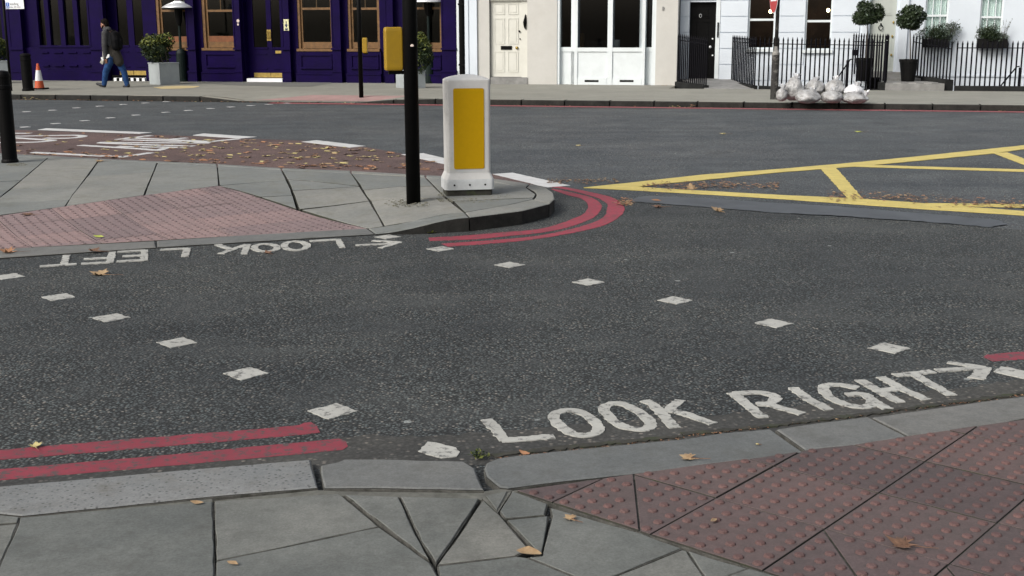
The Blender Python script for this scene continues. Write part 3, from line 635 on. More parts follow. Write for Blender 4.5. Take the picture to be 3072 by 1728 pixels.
ik = [(('za', -400, 436), ('za', -400, 461)), (('za', 850, 503), ('za', 850, 515)), (('za', 1865, 550), ('za', 1865, 563)), (('zb', 130, 585), ('zb', 130, 600)), (('zb', 725, 608), ('zb', 725, 628)),
      (('zb', 1365, 646), ('zb', 1365, 665)), (('zb', 1950, 674), ('zb', 1930, 700)), (('zb', 2260, 720), ('zb', 2230, 750)), (('zb', 2400, 752), ('zb', 2292, 783)), (('zb', 2465, 798), ('zb', 2315, 810)),
      (('zb', 2478, 850), ('zb', 2305, 835)), (('zb', 2430, 892), ('zb', 2288, 852)), (('zb', 2200, 950), ('zb', 2080, 900)), (('zb', 1740, 1007), ('zb', 1702, 965)), (('zb', 1350, 1077), ('zb', 1300, 1030)),
      (('zb', 935, 1148), ('zb', 862, 1102)), (('zb', 0, 1205), ('zb', 0, 1150)), (('za', 1345, 1262), ('za', 1340, 1210)), (('za', -400, 1380), ('za', -400, 1302))]
for k, grp in enumerate([(0, 1), (1, 2), (2, 3), (3, 4), (4, 5), (5, 6), (6, 7), (7, 8, 9, 10, 11), (11, 12, 13), (13, 14, 15), (15, 16, 17), (17, 18)]):
    poly = [GI(*ik[i][0]) for i in grp] + [GI(*ik[i][1]) for i in reversed(grp)]
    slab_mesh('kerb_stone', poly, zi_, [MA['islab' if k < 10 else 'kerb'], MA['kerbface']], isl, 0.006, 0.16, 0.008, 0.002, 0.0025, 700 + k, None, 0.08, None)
ibed.build('joint_bed', MA['joint'], isl)
MA['moss'] = simple('damp_moss_stain', (0.145, 0.142, 0.112), 0.95, 0.3, 14, dirt=(0.09, 0.095, 0.055), dirt_amt=0.8)
rnm = random.Random(77); m = MB()
def moss(v, x, y, rx, ry, n_, smin, smax):
    for _ in range(n_):
        t = rnm.uniform(0, 6.28); q = rnm.random() ** .5; gx, gy = GI(v, x + rx * q * math.cos(t), y + ry * q * math.sin(t)); r_ = rnm.uniform(smin, smax)
        m.prism([(gx + r_ * rnm.uniform(.6, 1.2) * math.cos(k * .9), gy + r_ * rnm.uniform(.6, 1.2) * math.sin(k * .9), zi_(gx, gy)) for k in range(7)], -.004, .0016 + rnm.random() * .0012)
moss('zb', 1130, 885, 130, 32, 60, .004, .011); moss('zb', 1330, 890, 90, 22, 25, .004, .011); moss('zb', 1730, 860, 270, 22, 90, .005, .014); moss('zb', 1500, 830, 40, 40, 30, .005, .013); moss('zb', 2000, 820, 90, 20, 25, .004, .011)
moss('za', 150, 555, 90, 14, 60, .006, .02)
mo = m.build('moss_specks', MA['moss'], isl); mo['kind'] = 'stuff'

# ================================================================== FAR SIDE OF THE STREET
MA['purple'] = simple('purple_gloss_paint', (0.0046, 0.0004, 0.034), 0.5, 0.25, 3, bmp=0.06, spec=0.08, dirt=(0.006, 0.002, 0.028), dirt_amt=0.5)
MA['timber'] = simple('varnished_timber', (0.135, 0.066, 0.018), 0.45, 0.35, 9, bmp=0.1)
MA['timber2'] = simple('red_varnished_timber', (0.16, 0.05, 0.012), 0.45, 0.3, 9)
MA['brass'] = simple('worn_brass', (0.33, 0.235, 0.065), 0.42, 0.3, 12, metal=0.6)
MA['inside'] = simple('dark_interior', (0.020, 0.016, 0.013), 0.9, 0.4, 2)
MA['inwarm'] = simple('warm_brown_interior', (0.085, 0.042, 0.026), 0.9, 0.4, 1.5)
MA['stucco'] = simple('white_stucco', (0.60, 0.655, 0.715), 0.75, 0.03, 0.8, bmp=0.06, spec=0.3, dirt=(0.50, 0.545, 0.60), dirt_amt=0.5)
MA['cream'] = simple('off_white_stucco', (0.50, 0.495, 0.47), 0.8, 0.06, 1.2, bmp=0.08, spec=0.3, dirt=(0.43, 0.42, 0.39), dirt_amt=0.6)
MA['creamdoor'] = simple('cream_door_paint', (0.60, 0.60, 0.55), 0.45, 0.05, 2, dirt=(0.48, 0.47, 0.41), dirt_amt=0.4)
MA['whitep'] = simple('white_joinery_paint', (0.64, 0.69, 0.71), 0.5, 0.05, 2, dirt=(0.50, 0.54, 0.55), dirt_amt=0.5)
MA['greydoor'] = simple('pale_grey_green_door_paint', (0.40, 0.43, 0.40), 0.5, 0.05, 2)
MA['black'] = simple('black_gloss_paint', (0.0025, 0.0025, 0.0027), 0.55, 0.3, 10, spec=0.09)
MA['iron'] = simple('black_iron_paint', (0.003, 0.0028, 0.005), 0.6, 0.3, 10, spec=0.08)
MA['plinth'] = simple('dark_stone_plinth', (0.017, 0.018, 0.018), 0.85, 0.4, 4, bmp=0.2, spec=0.15)
MA['step'] = simple('grey_stone_step', (0.22, 0.22, 0.215), 0.85, 0.25, 4, bmp=0.2, dirt=(0.12, 0.12, 0.11))
MA['glass'] = glass('window_glass', (0.82, 0.86, 0.86), 0.55)
MA['glassc'] = glass('clear_window_glass', (0.96, 0.98, 0.975), 0.6)
MA['glassd'] = glass('tinted_window_glass', (0.55, 0.58, 0.6), 0.7)
MA['curtain'] = simple('pale_net_curtain', (0.84, 0.94, 0.92), 0.9, 0.04, 3)
MA['brickw'] = simple('pale_upper_wall', (0.35, 0.28, 0.2), 0.9, 0.2, 2)
MA['steel'] = simple('brushed_steel', (0.78, 0.80, 0.82), 0.4, 0.06, 8, metal=0.6)
MA['dgreen'] = simple('dark_green_enamel', (0.004, 0.010, 0.009), 0.5, 0.25, 5, spec=0.2)
MA['brightwhite'] = simple('bright_white_paint', (0.78, 0.80, 0.82), 0.5, 0.05, 4)

# pavement sheet with the dropped kerb
fpav = structure('far_pavement')
sdrop0, sdrop1 = FG('z2', 870, 1215, 0.05)[0], FG('z3', 420, 1225, 0.05)[0]
def zfar(s, d):
    t = 1 - sst((d - KD - 0.1) / 1.6); e = min(sst((s - sdrop0 + 0.9) / 0.9), sst((sdrop1 + 0.9 - s) / 0.9))
    return PZ - 0.095 * t * e
s_bd0, s_bd1 = FG('z5', 670, 1072)[0], FG('z5', 1262, 1072)[0]      # path to the black door
s_st0, s_st1 = FG('z6', 905, 1097)[0], FG('z6', 1560, 1097)[0]      # steps of the grey door
FD = -1.58                                                           # railing line
HD = 0.5                                                             # house wall plane
s_cream1 = FP('z5', 325, 700, 0.0)[0]
m = MB()
S = [-40 + 0.5 * i for i in range(161)]; Dd = [KD + 0.30, -6.4, -6.0, -5.6, -5.2, -4.5, -3, FD - 0.12]
for i in range(len(S) - 1):
    row = Dd
    for j in range(len(row) - 1):
        q = [(S[i], row[j]), (S[i + 1], row[j]), (S[i + 1], row[j + 1]), (S[i], row[j + 1])]
        P = [FW(s, d, zfar(s, d)) for s, d in q]; m.add(P, [(0, 1, 2, 3)])
m.add([FW(-40, FD - 0.12, PZ), FW(s_cream1, FD - 0.12, PZ), FW(s_cream1, 0.6, PZ), FW(-40, 0.6, PZ)], [(0, 1, 2, 3)])
m.build('footway', MA['fpave'], fpav)
MA['pinktile'] = simple('pink_paving', (0.30, 0.19, 0.18), 0.85, 0.15, 3, dirt=(0.25, 0.21, 0.19))
MA['sand'] = simple('yellow_patch', (0.46, 0.375, 0.20), 0.9, 0.1, 3)
def farsheet(name, pts, mat, dz=0.005):
    P = [G(v, x, y, PZ) for v, x, y in pts]; mm_ = MB(); vs_ = []
    for p in P:
        q = p - FO; s, d = q.dot(FE), q.dot(FN)
        vs_.append((p.x, p.y, zfar(s, d) + dz))
    a = sum(vs_[i][0] * vs_[(i + 1) % len(vs_)][1] - vs_[(i + 1) % len(vs_)][0] * vs_[i][1] for i in range(len(vs_)))
    mm_.add(vs_[::-1] if a < 0 else vs_, [tuple(range(len(vs_)))]); return mm_.build(name, mat, fpav)
# dropped-kerb tactile area, built as a mesh that follows the dip
m = MB(); ta, tb = sdrop0 + 0.15, sdrop1 - 0.1; dd = [KD + 0.31, KD + 0.6, KD + 0.9, KD + 1.25]
for i in range(16):
    for j in range(3):
        sh = lambda jj: 0.32 * jj
        q = [(ta + (tb - ta) * i / 16 + sh(j), dd[j]), (ta + (tb - ta) * (i + 1) / 16 + sh(j), dd[j]), (ta + (tb - ta) * (i + 1) / 16 + sh(j + 1), dd[j + 1]), (ta + (tb - ta) * i / 16 + sh(j + 1), dd[j + 1])]
        m.add([FW(s, d, zfar(s, d) + 0.006) for s, d in q], [(0, 1, 2, 3)])
m.build('tactile_area', MA['pinktile'], fpav)
ye = [('z1', 1850, 1058), ('z1', 2000, 1042), ('z1', 2200, 1036), ('z1', 2400, 1040), ('z2', 400, 1045), ('z2', 330, 1062), ('z2', 150, 1072), ('z2', -60, 1074)]
farsheet('yellow_patch', ye, MA['sand'])
MA['tarpatch'] = simple('grey_footway_patch', (0.13, 0.13, 0.12), 0.9, 0.15, 3)
farsheet('asphalt_patch', [('z2', 1210, 1040), ('z2', 1500, 1048), ('z2', 1760, 1045), ('z2', 1980, 1008), ('z2', 1990, 985), ('z2', 1000, 985), ('z2', 700, 990), ('z2', 420, 1000), ('z2', 800, 1030)], MA['tarpatch'])
# kerb stones
L_ = 0.92; st0 = -22.0; proto = None
kst = 0
s = st0
while s < 24:
    ln = L_ * (0.95 + 0.1 * random.random()); mid = s + ln / 2
    top = zfar(mid, KD + 0.1); z0 = zfar(s, KD + 0.1); z1 = zfar(s + ln, KD + 0.1)
    k = MB(); g_ = 0.016
    a, b = s + g_, s + ln - g_; d0, d1 = KD + random.uniform(-.008, .008), KD + 0.30
    k.add([FW(a, d0, -0.02), FW(b, d0, -0.02), FW(b, d1, -0.02), FW(a, d1, -0.02), FW(a, d0, z0 - .02), FW(b, d0, z1 - .02), FW(b, d0 + .02, z1), FW(a, d0 + .02, z0), FW(b, d1, z1), FW(a, d1, z0)],
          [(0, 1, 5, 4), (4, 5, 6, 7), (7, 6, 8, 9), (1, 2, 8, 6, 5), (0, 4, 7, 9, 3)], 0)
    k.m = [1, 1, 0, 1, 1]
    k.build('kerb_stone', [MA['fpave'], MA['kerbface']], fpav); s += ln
m = MB(); m.add([FW(-25, KD + 0.02, 0.012), FW(25, KD + 0.02, 0.012), FW(25, KD + 0.29, 0.012), FW(-25, KD + 0.29, 0.012)], [(0, 1, 2, 3)]); m.build('kerb_bed', MA['joint'], fpav)
# red line along the far kerb
m = MB(); m.add([FW(sdrop1 - 2.2, KD - 0.38, 0.008), FW(25, KD - 0.38, 0.008), FW(25, KD - 0.06, 0.008), FW(sdrop1 - 2.2, KD - 0.06, 0.008)], [(0, 1, 2, 3)])
MA['redfar'] = paint('faded_red_road_paint', (0.36, 0.11, 0.12), (0.15, 0.1, 0.1), 0.3, False); m.build('red_line', MA['redfar'], road)

def wall_open(m, s0, s1, d0, d1, z0, z1, ops, mi=0):
    """solid wall with rectangular openings [(a, b, zlo, zhi)]"""
    cur = s0
    for a, b, lo, hi in sorted(ops):
        if a > cur: m.box(cur, a, d0, d1, z0, z1, mi)
        if lo > z0 + 1e-3: m.box(a, b, d0, d1, z0, lo, mi)
        if hi < z1 - 1e-3: m.box(a, b, d0, d1, hi, z1, mi)
        cur = b
    if cur < s1: m.box(cur, s1, d0, d1, z0, z1, mi)
def pane(parent, a, b, d, z0, z1, mat='glass'):
    q = MB(); q.box(a, b, d, d + 0.006, z0, z1); return q.build('pane', MA[mat], parent)

# ---------------------------------------------------------------- purple pub
pub = far_thing('pub_building', 'dark purple pub front with varnished brown windows and brass kick plates', 'building', FP('z2', 1200, 600, 0)[0], 0.3)
PL = FP('z1', -900, 500, 0)[0]; PRt = FP('z3', 1490, 500, 0)[0]
ptop = 3.0; wins = []
# bays: (view, left frame, glass left, right, mid rail y, sill top y, ledge y, bottom y)
bays = [('z1', 1890, 1960, 2290, 130, 440, 505, 600), ('z2', 430, 500, 832, 130, 435, 505, 600), ('z2', 1580, 1640, 2005, 105, 495, 508, 610), ('z2', 2190, 2250, 2570, 105, 495, 510, 612), ('z3', 860, 880, 1313, 100, 500, 515, 615)]
ops = []
for v, x0, xg, x1, ym, yo, ys, yb in bays:
    s0, s1, z0, z1 = RC(v, x0, 0, x1, yb, 0.15); ops.append((s0, s1, z0, ptop))
d1 = RC('z1', 1300, 0, 1780, 960, 0.35); d2 = RC('z2', 980, 0, 1412, 975, 0.35)
ops += [(d1[0], d1[1], PZ, ptop), (d2[0], d2[1], PZ, ptop)]
lw = RC('z1', 460, 0, 1112, 560, 0.15); ops.append((lw[0], lw[1], lw[2], ptop))
lw2 = RC('z1', -700, 0, 60, 600, 0.15); ops.append((lw2[0], lw2[1], lw2[2], ptop))
m = MB(); wall_open(m, PL, PRt, 0.15, 0.45, 0.0, 3.4, ops); m.build('wall', MA['purple'], pub)
m = MB(); m.box(PL, PRt, -0.05, 0.45, 3.4, 4.1); m.box(PL, PRt, -0.25, 0.45, 4.1, 4.3); m.build('fascia', MA['purple'], pub)
m = MB(); m.box(PL, PRt, 0.2, 0.6, 4.3, 9.0); m.build('upper_wall', MA['brickw'], pub)
m = MB(); m.box(PL, PRt, 4.5, 4.6, 0.0, 3.4); m.box(PL, PRt, 0.46, 4.6, 0.05, 0.1); m.box(PL, PRt, 0.46, 4.6, 3.38, 3.42); m.build('interior', MA['inside'], pub)
for v, x0, xg, x1, ym, yo, ys, yb in bays:
    s0, s1, z0, _ = RC(v, x0, 0, x1, yb, 0.15); sg = FP(v, xg, 300, 0.2)[0]; xm = (x0 + x1) / 2
    zm = FP(v, xm, ym, 0.22)[1]; zo = FP(v, xm, yo, 0.2)[1]; zs = FP(v, xm, ys, 0.15)[1]
    f = MB(); fw = (sg - s0)
    f.box(s0, s0 + fw * 0.55, 0.17, 0.30, z0 + 0.005, ptop); f.box(s0 + fw * 0.55, sg, 0.22, 0.30, z0 + 0.005, ptop)
    f.box(s1 - 0.07, s1, 0.17, 0.30, z0 + 0.005, ptop); f.box(sg, s1 - 0.07, 0.20, 0.28, zm - 0.03, zm + 0.03)
    f.box(sg, s1 - 0.07, 0.20, 0.29, z0 + 0.06, zs); f.box(s0 - 0.02, s1 + 0.01, 0.06, 0.32, z0 - 0.02, z0 + 0.05)
    wn_ = f.build('window', MA['timber'], pub)
    if zo - zs > 0.05:
        q = MB(); q.box(sg, s1 - 0.07, 0.225, 0.27, zs + 0.002, zo); q.build('bottom_rail', MA['timber2'], wn_)
    pane(wn_, sg, s1 - 0.07, 0.245, zs, zm - 0.03); pane(wn_, sg, s1 - 0.07, 0.225, zm + 0.03, ptop)
    # glazing bar
    q = MB(); c_ = (sg + s1 - 0.07) / 2; q.box(c_ - 0.012, c_ + 0.012, 0.228, 0.25, zm + 0.03, ptop); q.build('glazing_bar', MA['timber'], wn_)
    # stall riser below
    r_ = MB(); zb0 = PZ
    r_.box(s0 - 0.05, s1 + 0.05, 0.08, 0.149, zb0, z0 - 0.03)
    r_.box(s0 + 0.08, s1 - 0.02, 0.045, 0.079, z0 - 0.14, z0 - 0.10); r_.box(s0 + 0.08, s1 - 0.02, 0.03, 0.079, z0 - 0.50, z0 - 0.45)
    r_.box(s0 + 0.08, s0 + 0.12, 0.05, 0.079, z0 - 0.44, z0 - 0.15); r_.box(s1 - 0.06, s1 - 0.02, 0.05, 0.079, z0 - 0.44, z0 - 0.15)
    r_.box(s0 - 0.05, s1 + 0.05, 0.02, 0.0795, zb0, z0 - 0.66); r_.box(s0 - 0.05, s1 + 0.05, 0.0, 0.0799, z0 - 0.66, z0 - 0.63)
    r_.build('stall_riser', MA['purple'], pub)
def pilaster(v, x0, x1, ycap=588, ybase=860, yb=975):
    s0, s1, _, zc_ = RC(v, x0, ycap, x1, yb, 0.0); zb_ = FP(v, (x0 + x1) / 2, ybase, 0.0)[1]
    q = MB(); q.box(s0, s1, -0.02, 0.148, PZ - 0.02, 3.39)
    q.box(s0 - 0.02, s1 + 0.02, -0.07, 0.147, zc_ - 0.03, zc_ + 0.02); q.box(s0 - 0.015, s1 + 0.015, -0.05, 0.146, PZ - 0.01, zb_ - 0.03); q.box(s0 - 0.03, s1 + 0.03, -0.075, 0.145, zb_ - 0.03, zb_ + 0.015)
    q.box(s0 - 0.025, s1 + 0.025, -0.065, 0.144, PZ - 0.005, PZ + 0.08)
    q.box(s0 - 0.006, s0 + 0.03, -0.032, -0.02, zc_ + 0.06, 3.3); q.box(s1 - 0.03, s1 + 0.006, -0.032, -0.02, zc_ + 0.06, 3.3)
    return q.build('pilaster', MA['purple'], pub)
for v, x0, x1 in (('z1', 1112, 1290), ('z2', 270, 362), ('z2', 832, 912), ('z2', 1412, 1500), ('z2', 2008, 2112), ('z3', 640, 732), ('z3', 1316, 1488), ('z1', 150, 300)): pilaster(v, x0, x1)
# doors
def pub_door(v, glassx, stile, yglass, ykick, ystep, frame):
    D0 = 0.36
    a0, a1, z0, _ = RC(v, frame[0], 0, frame[1], ykick[1], D0)
    ds = MB(); zg = FP(v, (frame[0] + frame[1]) / 2, yglass, D0)[1]; zk0 = FP(v, frame[0], ykick[1], D0)[1]; zk1 = FP(v, frame[0], ykick[0], D0)[1]
    gs = [(FP(v, a, 300, D0)[0], FP(v, b, 300, D0)[0]) for a, b in glassx]
    cur = a0
    for a, b in gs: ds.box(cur, a, D0, D0 + 0.05, zk0, ptop); cur = b
    ds.box(cur, a1, D0, D0 + 0.05, zk0, ptop); ds.box(a0, a1, D0 + 0.002, D0 + 0.048, zk0, zg)
    for a, b in gs:
        ds.box(a + 0.02, b - 0.02, D0 - 0.015, D0, zg - 0.18, zg - 0.145); ds.box(a + 0.02, b - 0.02, D0 - 0.02, D0, zk1 + 0.10, zk1 + 0.13)
        ds.box(a - 0.02, b + 0.02, D0 - 0.02, D0, zg - 0.025, zg + 0.02)
    dr = ds.build('door', MA['purple'], pub)
    for a, b in gs:
        pane(dr, a, b, D0 + 0.02, zg, ptop, 'glassd')
    mid = (gs[0][1] + gs[1][0]) / 2
    for a, b in ((gs[0][0] - 0.03, mid - 0.008), (mid + 0.008, gs[1][1] + 0.02)):
        q = MB(); q.box(a, b, D0 - 0.012, D0 - 0.001, zk0 + 0.004, zk1); q.build('kick_plate', MA['brass'], dr)
    return dr, D0, gs, zg, mid
dr1, D0, gs1, zg1, mid1 = pub_door('z1', [(1420, 1542), (1612, 1740)], None, 555, (852, 906), None, (1300, 1780))
for k in range(11):
    a = FP('z1', 1405 + k * 34, 930, 0.2)[0]; b = FP('z1', 1405 + (k + 1) * 34, 930, 0.2)[0]
    q = MB(); q.box(a, b - 0.004, 0.05, 0.36, PZ, PZ + 0.09); q.build('step_tile', MA['brightwhite'] if k % 2 == 0 else MA['black'], pub)
dr2, D0, gs2, zg2, mid2 = pub_door('z2', [(1042, 1204), (1262, 1400)], None, 580, (878, 935), None, (980, 1412))
q = MB(); a, b, z0, z1 = RC('z2', 982, 938, 1410, 970, 0.1); q.box(a, b, 0.02, 0.36, PZ - 0.01, PZ + 0.10); q.build('door_step', MA['brightwhite'], pub)
for a, b in ((-0.062, -0.004), (0.004, 0.062)):
    z0, z1 = FP('z2', 1230, 492, 0.36)[1], FP('z2', 1230, 358, 0.36)[1]
    q = MB(); q.box(mid2 + a, mid2 + b, 0.335, 0.349, z0, z1); q.build('push_plate', MA['brass'], dr2)
    q = MB(); q.tube([(mid2 + a + 0.03, 0.33, z0 + 0.05), (mid2 + a + 0.03, 0.30, z0 + 0.08), (mid2 + a + 0.03, 0.30, z1 - 0.08), (mid2 + a + 0.03, 0.33, z1 - 0.05)], 0.009, 6); q.build('pull_handle', MA['brass'], dr2)
a, b, z0, z1 = RC('z2', 1315, 612, 1402, 645, 0.34); q = MB(); q.box(a, b, 0.33, 0.344, z0, z1); q.build('letter_flap', MA['brass'], dr2)
# ladies / toilets plate with a dark pictogram
MA['signcream'] = simple('cream_sign', (0.62, 0.60, 0.36), 0.5, 0.05, 3); MA['signblue'] = simple('dark_blue_print', (0.02, 0.03, 0.07), 0.5, 0.1, 3)
a, b, z0, z1 = RC('z2', 1416, 232, 1476, 370, -0.03)
q = MB(); q.box(a, b, -0.045, -0.033, z0, z1); sg_ = q.build('door_sign', MA['signcream'], pub)
q = MB(); c_ = (a + b) / 2; h = z1 - z0
q.box(c_ - 0.012, c_ + 0.012, -0.049, -0.0452, z0 + h * .45, z0 + h * .85); q.box(c_ - 0.035, c_ + 0.035, -0.0492, -0.0453, z0 + h * .40, z0 + h * .55); q.box(c_ - 0.02, c_ + 0.02, -0.0494, -0.0454, z0 + h * .28, z0 + h * .42); q.box(c_ - 0.04, c_ + 0.04, -0.0491, -0.0451, z0 + 0.01, z0 + h * .2)
q.build('pictogram', MA['signblue'], sg_)
MA['sticker'] = simple('pale_sticker', (0.6, 0.5, 0.45), 0.5, 0.2, 20)
for v, x, y, r, dd_ in (('z1', 1238, 275, 0.045, -0.034), ('z2', 862, 252, 0.045, -0.034), ('z1', 1240, 310, 0.03, -0.034), ('z2', 862, 295, 0.03, -0.034)):
    s_, z_ = FP(v, x, y, dd_); q = MB(); q.tube([(s_, dd_, z_), (s_, dd_ - 0.006, z_)], r, 12); q.build('wall_plaque', MA['sticker'], pub)
# left glazed screen: mullions, panes, panelled stall riser
s0, s1, z0, _ = lw; f = MB(); f.box(s0 - 0.06, s0 + 0.02, 0.12, 0.30, z0 + .003, ptop)
xs = [(562, 612), (735, 790), (906, 960), (1074, 1112)]
for a, b in xs: f.box(FP('z1', a, 300, .2)[0], FP('z1', b, 300, .2)[0], 0.14, 0.28, z0 + .003, ptop)
f.box(s0, s1, 0.06, 0.29, z0 - 0.03, z0 + 0.03); scr = f.build('glazed_screen', MA['purple'], pub)
ga = s0
for a, b in xs: pane(scr, ga, FP('z1', a, 300, .2)[0], 0.22, z0 + 0.03, ptop, 'glassd'); ga = FP('z1', b, 300, .2)[0]
f = MB(); f.box(s0 - 0.9, s1, 0.09, 0.1499, PZ, z0 - 0.03); f.box(s0 - 0.9, s1, 0.04, 0.09, PZ, FP('z1', 800, 850, .1)[1])
for a, b in ((510, 592), (655, 765), (830, 936), (1003, 1098)):
    sa, sb = FP('z1', a, 700, .1)[0], FP('z1', b, 700, .1)[0]
    f.box(sa, sb, 0.05, 0.0899, FP('z1', a, 640, .1)[1], FP('z1', a, 625, .1)[1]); f.box(sa, sb, 0.045, 0.0898, FP('z1', a, 800, .1)[1], FP('z1', a, 784, .1)[1])
f.build('stall_riser', MA['purple'], pub)
s0, s1, z0, _ = lw2; f = MB(); f.box(s1 - 0.1, s1, 0.12, 0.30, z0, ptop); f.box(s0, s1, 0.06, 0.29, z0 - 0.03, z0 + 0.03); scr = f.build('glazed_screen', MA['purple'], pub); pane(scr, s0, s1 - 0.1, 0.22, z0 + .03, ptop, 'glassd')

# ---------------------------------------------------------------- downpipe and cream house
CL = FP('z3', 1597, 500, 0)[0]; CR = s_cream1
a, b, _, _ = RC('z3', 1497, 0, 1520, 890, 0.0)
cream = far_thing('shop_house', 'off white rendered house with cream panelled door and white shop window', 'building', FP('z4', 1200, 900, 0)[0], 0.2)
m = MB(); m.box(PRt + 0.005, FP('z3', 1520, 500, 0)[0], -0.02, 0.4, PZ - .02, 9); m.build('corner_strip', MA['whitep'], cream)
pa, pb, _, _ = RC('z3', 1524, 0, 1588, 890, 0.02)
dp = far_thing('drain_pipe', 'black drain pipe in the gap beside the purple pub', 'drainpipe', (pa + pb) / 2, 0.0)
q = MB(); q.box(pa, pb, 0.05, 0.12, PZ, 8.5); q.tube([((pa + pb) / 2, 0.0, PZ), ((pa + pb) / 2, 0.0, 8.5)], (pb - pa) / 2.3, 10); q.build('pipe', MA['black'], dp, smooth=False)
for zz_ in (0.6, 2.2, 3.8): q = MB(); q.box(pa - 0.01, pb + 0.01, -0.075, 0.06, zz_, zz_ + 0.05); q.build('pipe_bracket', MA['black'], dp)
cdoor = RC('z3', 1905, 12, 2272, 932, 0.12)
sh = (FP('z4', 1092, 300, 0)[0], FP('z4', 2288, 300, 0)[0])
m = MB(); wall_open(m, CL, CR, 0.0, 0.35, PZ - 0.02, 3.2, [(cdoor[0] - 0.02, FP('z3', 2342, 500, 0.0)[0], PZ - 0.02, cdoor[3] + 0.05), (sh[0], sh[1], PZ - 0.02, 3.0)]); m.box(CL, CR, 0, 0.35, 3.2, 9.0); m.build('wall', MA['cream'], cream)
m = MB(); m.box(CL + 0.001, FP('z3', 1740, 500, 0)[0], -0.05, -0.001, PZ - 0.02, 9); m.box(CL + 0.001, CL + 0.1, -0.075, -0.051, PZ - 0.02, 9); m.build('corner_pilaster', MA['stucco'], cream)
# door
a0, a1, z0, z1 = cdoor
q = MB(); q.box(a0, a1, 0.12, 0.17, z0 + 0.01, z1)
dr = q.build('door', MA['creamdoor'], cream)
for x0, y0, x1, y1 in ((1945, 40, 2070, 175), (2110, 40, 2235, 175), (1945, 220, 2070, 530), (2110, 220, 2235, 530), (1945, 620, 2070, 870), (2110, 620, 2235, 870)):
    p0, p1, q0, q1 = RC('z3', x0, y0, x1, y1, 0.12); f = MB()
    t = 0.018
    f.box(p0, p1, 0.106, 0.1195, q1 - t, q1); f.box(p0, p1, 0.106, 0.1195, q0, q0 + t); f.box(p0, p0 + t, 0.107, 0.1195, q0 + t, q1 - t); f.box(p1 - t, p1, 0.107, 0.1195, q0 + t, q1 - t); f.box(p0 + 0.05, p1 - 0.05, 0.110, 0.1195, q0 + 0.05, q1 - 0.05)
    f.build('door_panel', MA['creamdoor'], dr)
p0, p1, q0, q1 = RC('z3', 2022, 555, 2155, 600, 0.1); f = MB(); f.box(p0, p1, 0.100, 0.119, q0, q1); f.build('letter_plate', MA['black'], dr)
for x, y, r in ((2216, 577, 0.04), (2246, 378, 0.028), (2254, 470, 0.018)):
    s_, z_ = FP('z3', x, y, 0.1); f = MB(); f.ball((s_, 0.095, z_), r, r, r); f.build('door_knob', MA['brass'] if y > 500 else MA['black'], dr, smooth=True)
f = MB(); ja, jb = a1 + 0.003, FP('z3', 2342, 500, 0.0)[0] - 0.003; f.box(ja, jb, 0.10, 0.2, PZ, z1); f.box(a0 - 0.02, jb, 0.05, 0.2, z1 + 0.002, z1 + 0.045); f.build('door_frame', MA['creamdoor'], cream)
s_, z_ = FP('z3', 2316, 270, 0.05); f = MB(); f.tube([(s_, 0.09, z_ + 0.2), (s_ + 0.01, 0.03, z_ + 0.12), (s_, 0.02, z_), (s_ - 0.005, 0.04, z_ - 0.12), (s_, 0.09, z_ - 0.18)], [0.012, 0.03, 0.05, 0.03, 0.012], 8); f.build('bell_pull', MA['black'], cream, smooth=True)
f = MB(); p0, p1, q0, q1 = RC('z3', 1900, 935, 2342, 1018, -0.02); f.box(p0, p1, -0.03, 0.35, PZ - 0.02, q1); f.build('door_step', MA['step'], cream)
# shop window
rec = 0.14
zs0 = FP('z4', 1500, 575, 0)[1]; zs1 = FP('z4', 1500, 625, 0)[1]
f = MB(); X = lambda x, d=0.0: FP('z4', x, 300, d)[0]
for x0, x1, d0, d1 in ((1092, 1120, 0.02, 0.3), (1250, 1296, rec, 0.3), (1302, 1342, -0.03, 0.3), (1705, 1765, -0.035, 0.3), (2080, 2122, rec, 0.3), (2126, 2160, -0.03, 0.3), (2238, 2288, 0.02, 0.3)): f.box(X(x0), X(x1), d0, d1, PZ - 0.01, 3.0)
f.box(X(1302), X(2160), -0.028, 0.24, zs1 + 0.003, zs0); f.box(X(1120), X(1302), rec - 0.02, 0.25, zs1, zs0 + 0.01); f.box(X(2160), X(2238), rec - 0.02, 0.25, zs1, zs0 + 0.01)
sw = f.build('shop_window', MA['whitep'], cream)
for x0, x1, d in ((1120, 1250, 0.2), (1342, 1705, 0.05), (1765, 2080, 0.05), (2160, 2238, 0.2)): pane(sw, X(x0), X(x1), d, zs0, 3.0, 'glassd')
f = MB(); f.box(X(1302), X(2160), 0.0, 0.28, PZ - 0.01, zs1); f.box(X(1120), X(1302), rec, 0.28, PZ - 0.01, zs1); f.box(X(2160), X(2238), rec, 0.28, PZ - 0.01, zs1)
f.box(X(1345), X(1700), -0.02, -0.001, PZ, FP('z4', 1500, 940, 0)[1]); f.box(X(1768), X(2122), -0.02, -0.001, PZ, FP('z4', 1900, 940, 0)[1])
f.build('stall_riser', MA['whitep'], cream)
for x0, x1 in ((1425, 1592), (1848, 2015)):
    p0, p1, q0, q1 = RC('z4', x0, 966, x1, 990, -0.02); f = MB(); f.box(p0, p1, -0.026, -0.0205, q0, q1); f.build('vent_grille', MA['black'], cream)
f = MB(); f.box(CL, CR, 4.0, 4.1, 0, 3.2); f.box(CL, CR, 0.36, 4.0, 0.1, 0.15); f.box(CL + .01, CL + .05, 0.36, 4, 0.1, 3.2); f.build('interior', MA['inside'], cream)
MA['inred'] = simple('dark_red_interior', (0.05, 0.012, 0.008), 0.8, 0.5, 1)
f = MB(); f.box(X(1100, .6), X(1330, .6), 0.9, 1.0, 0.2, 3.0); f.build('inner_screen', MA['inred'], cream)
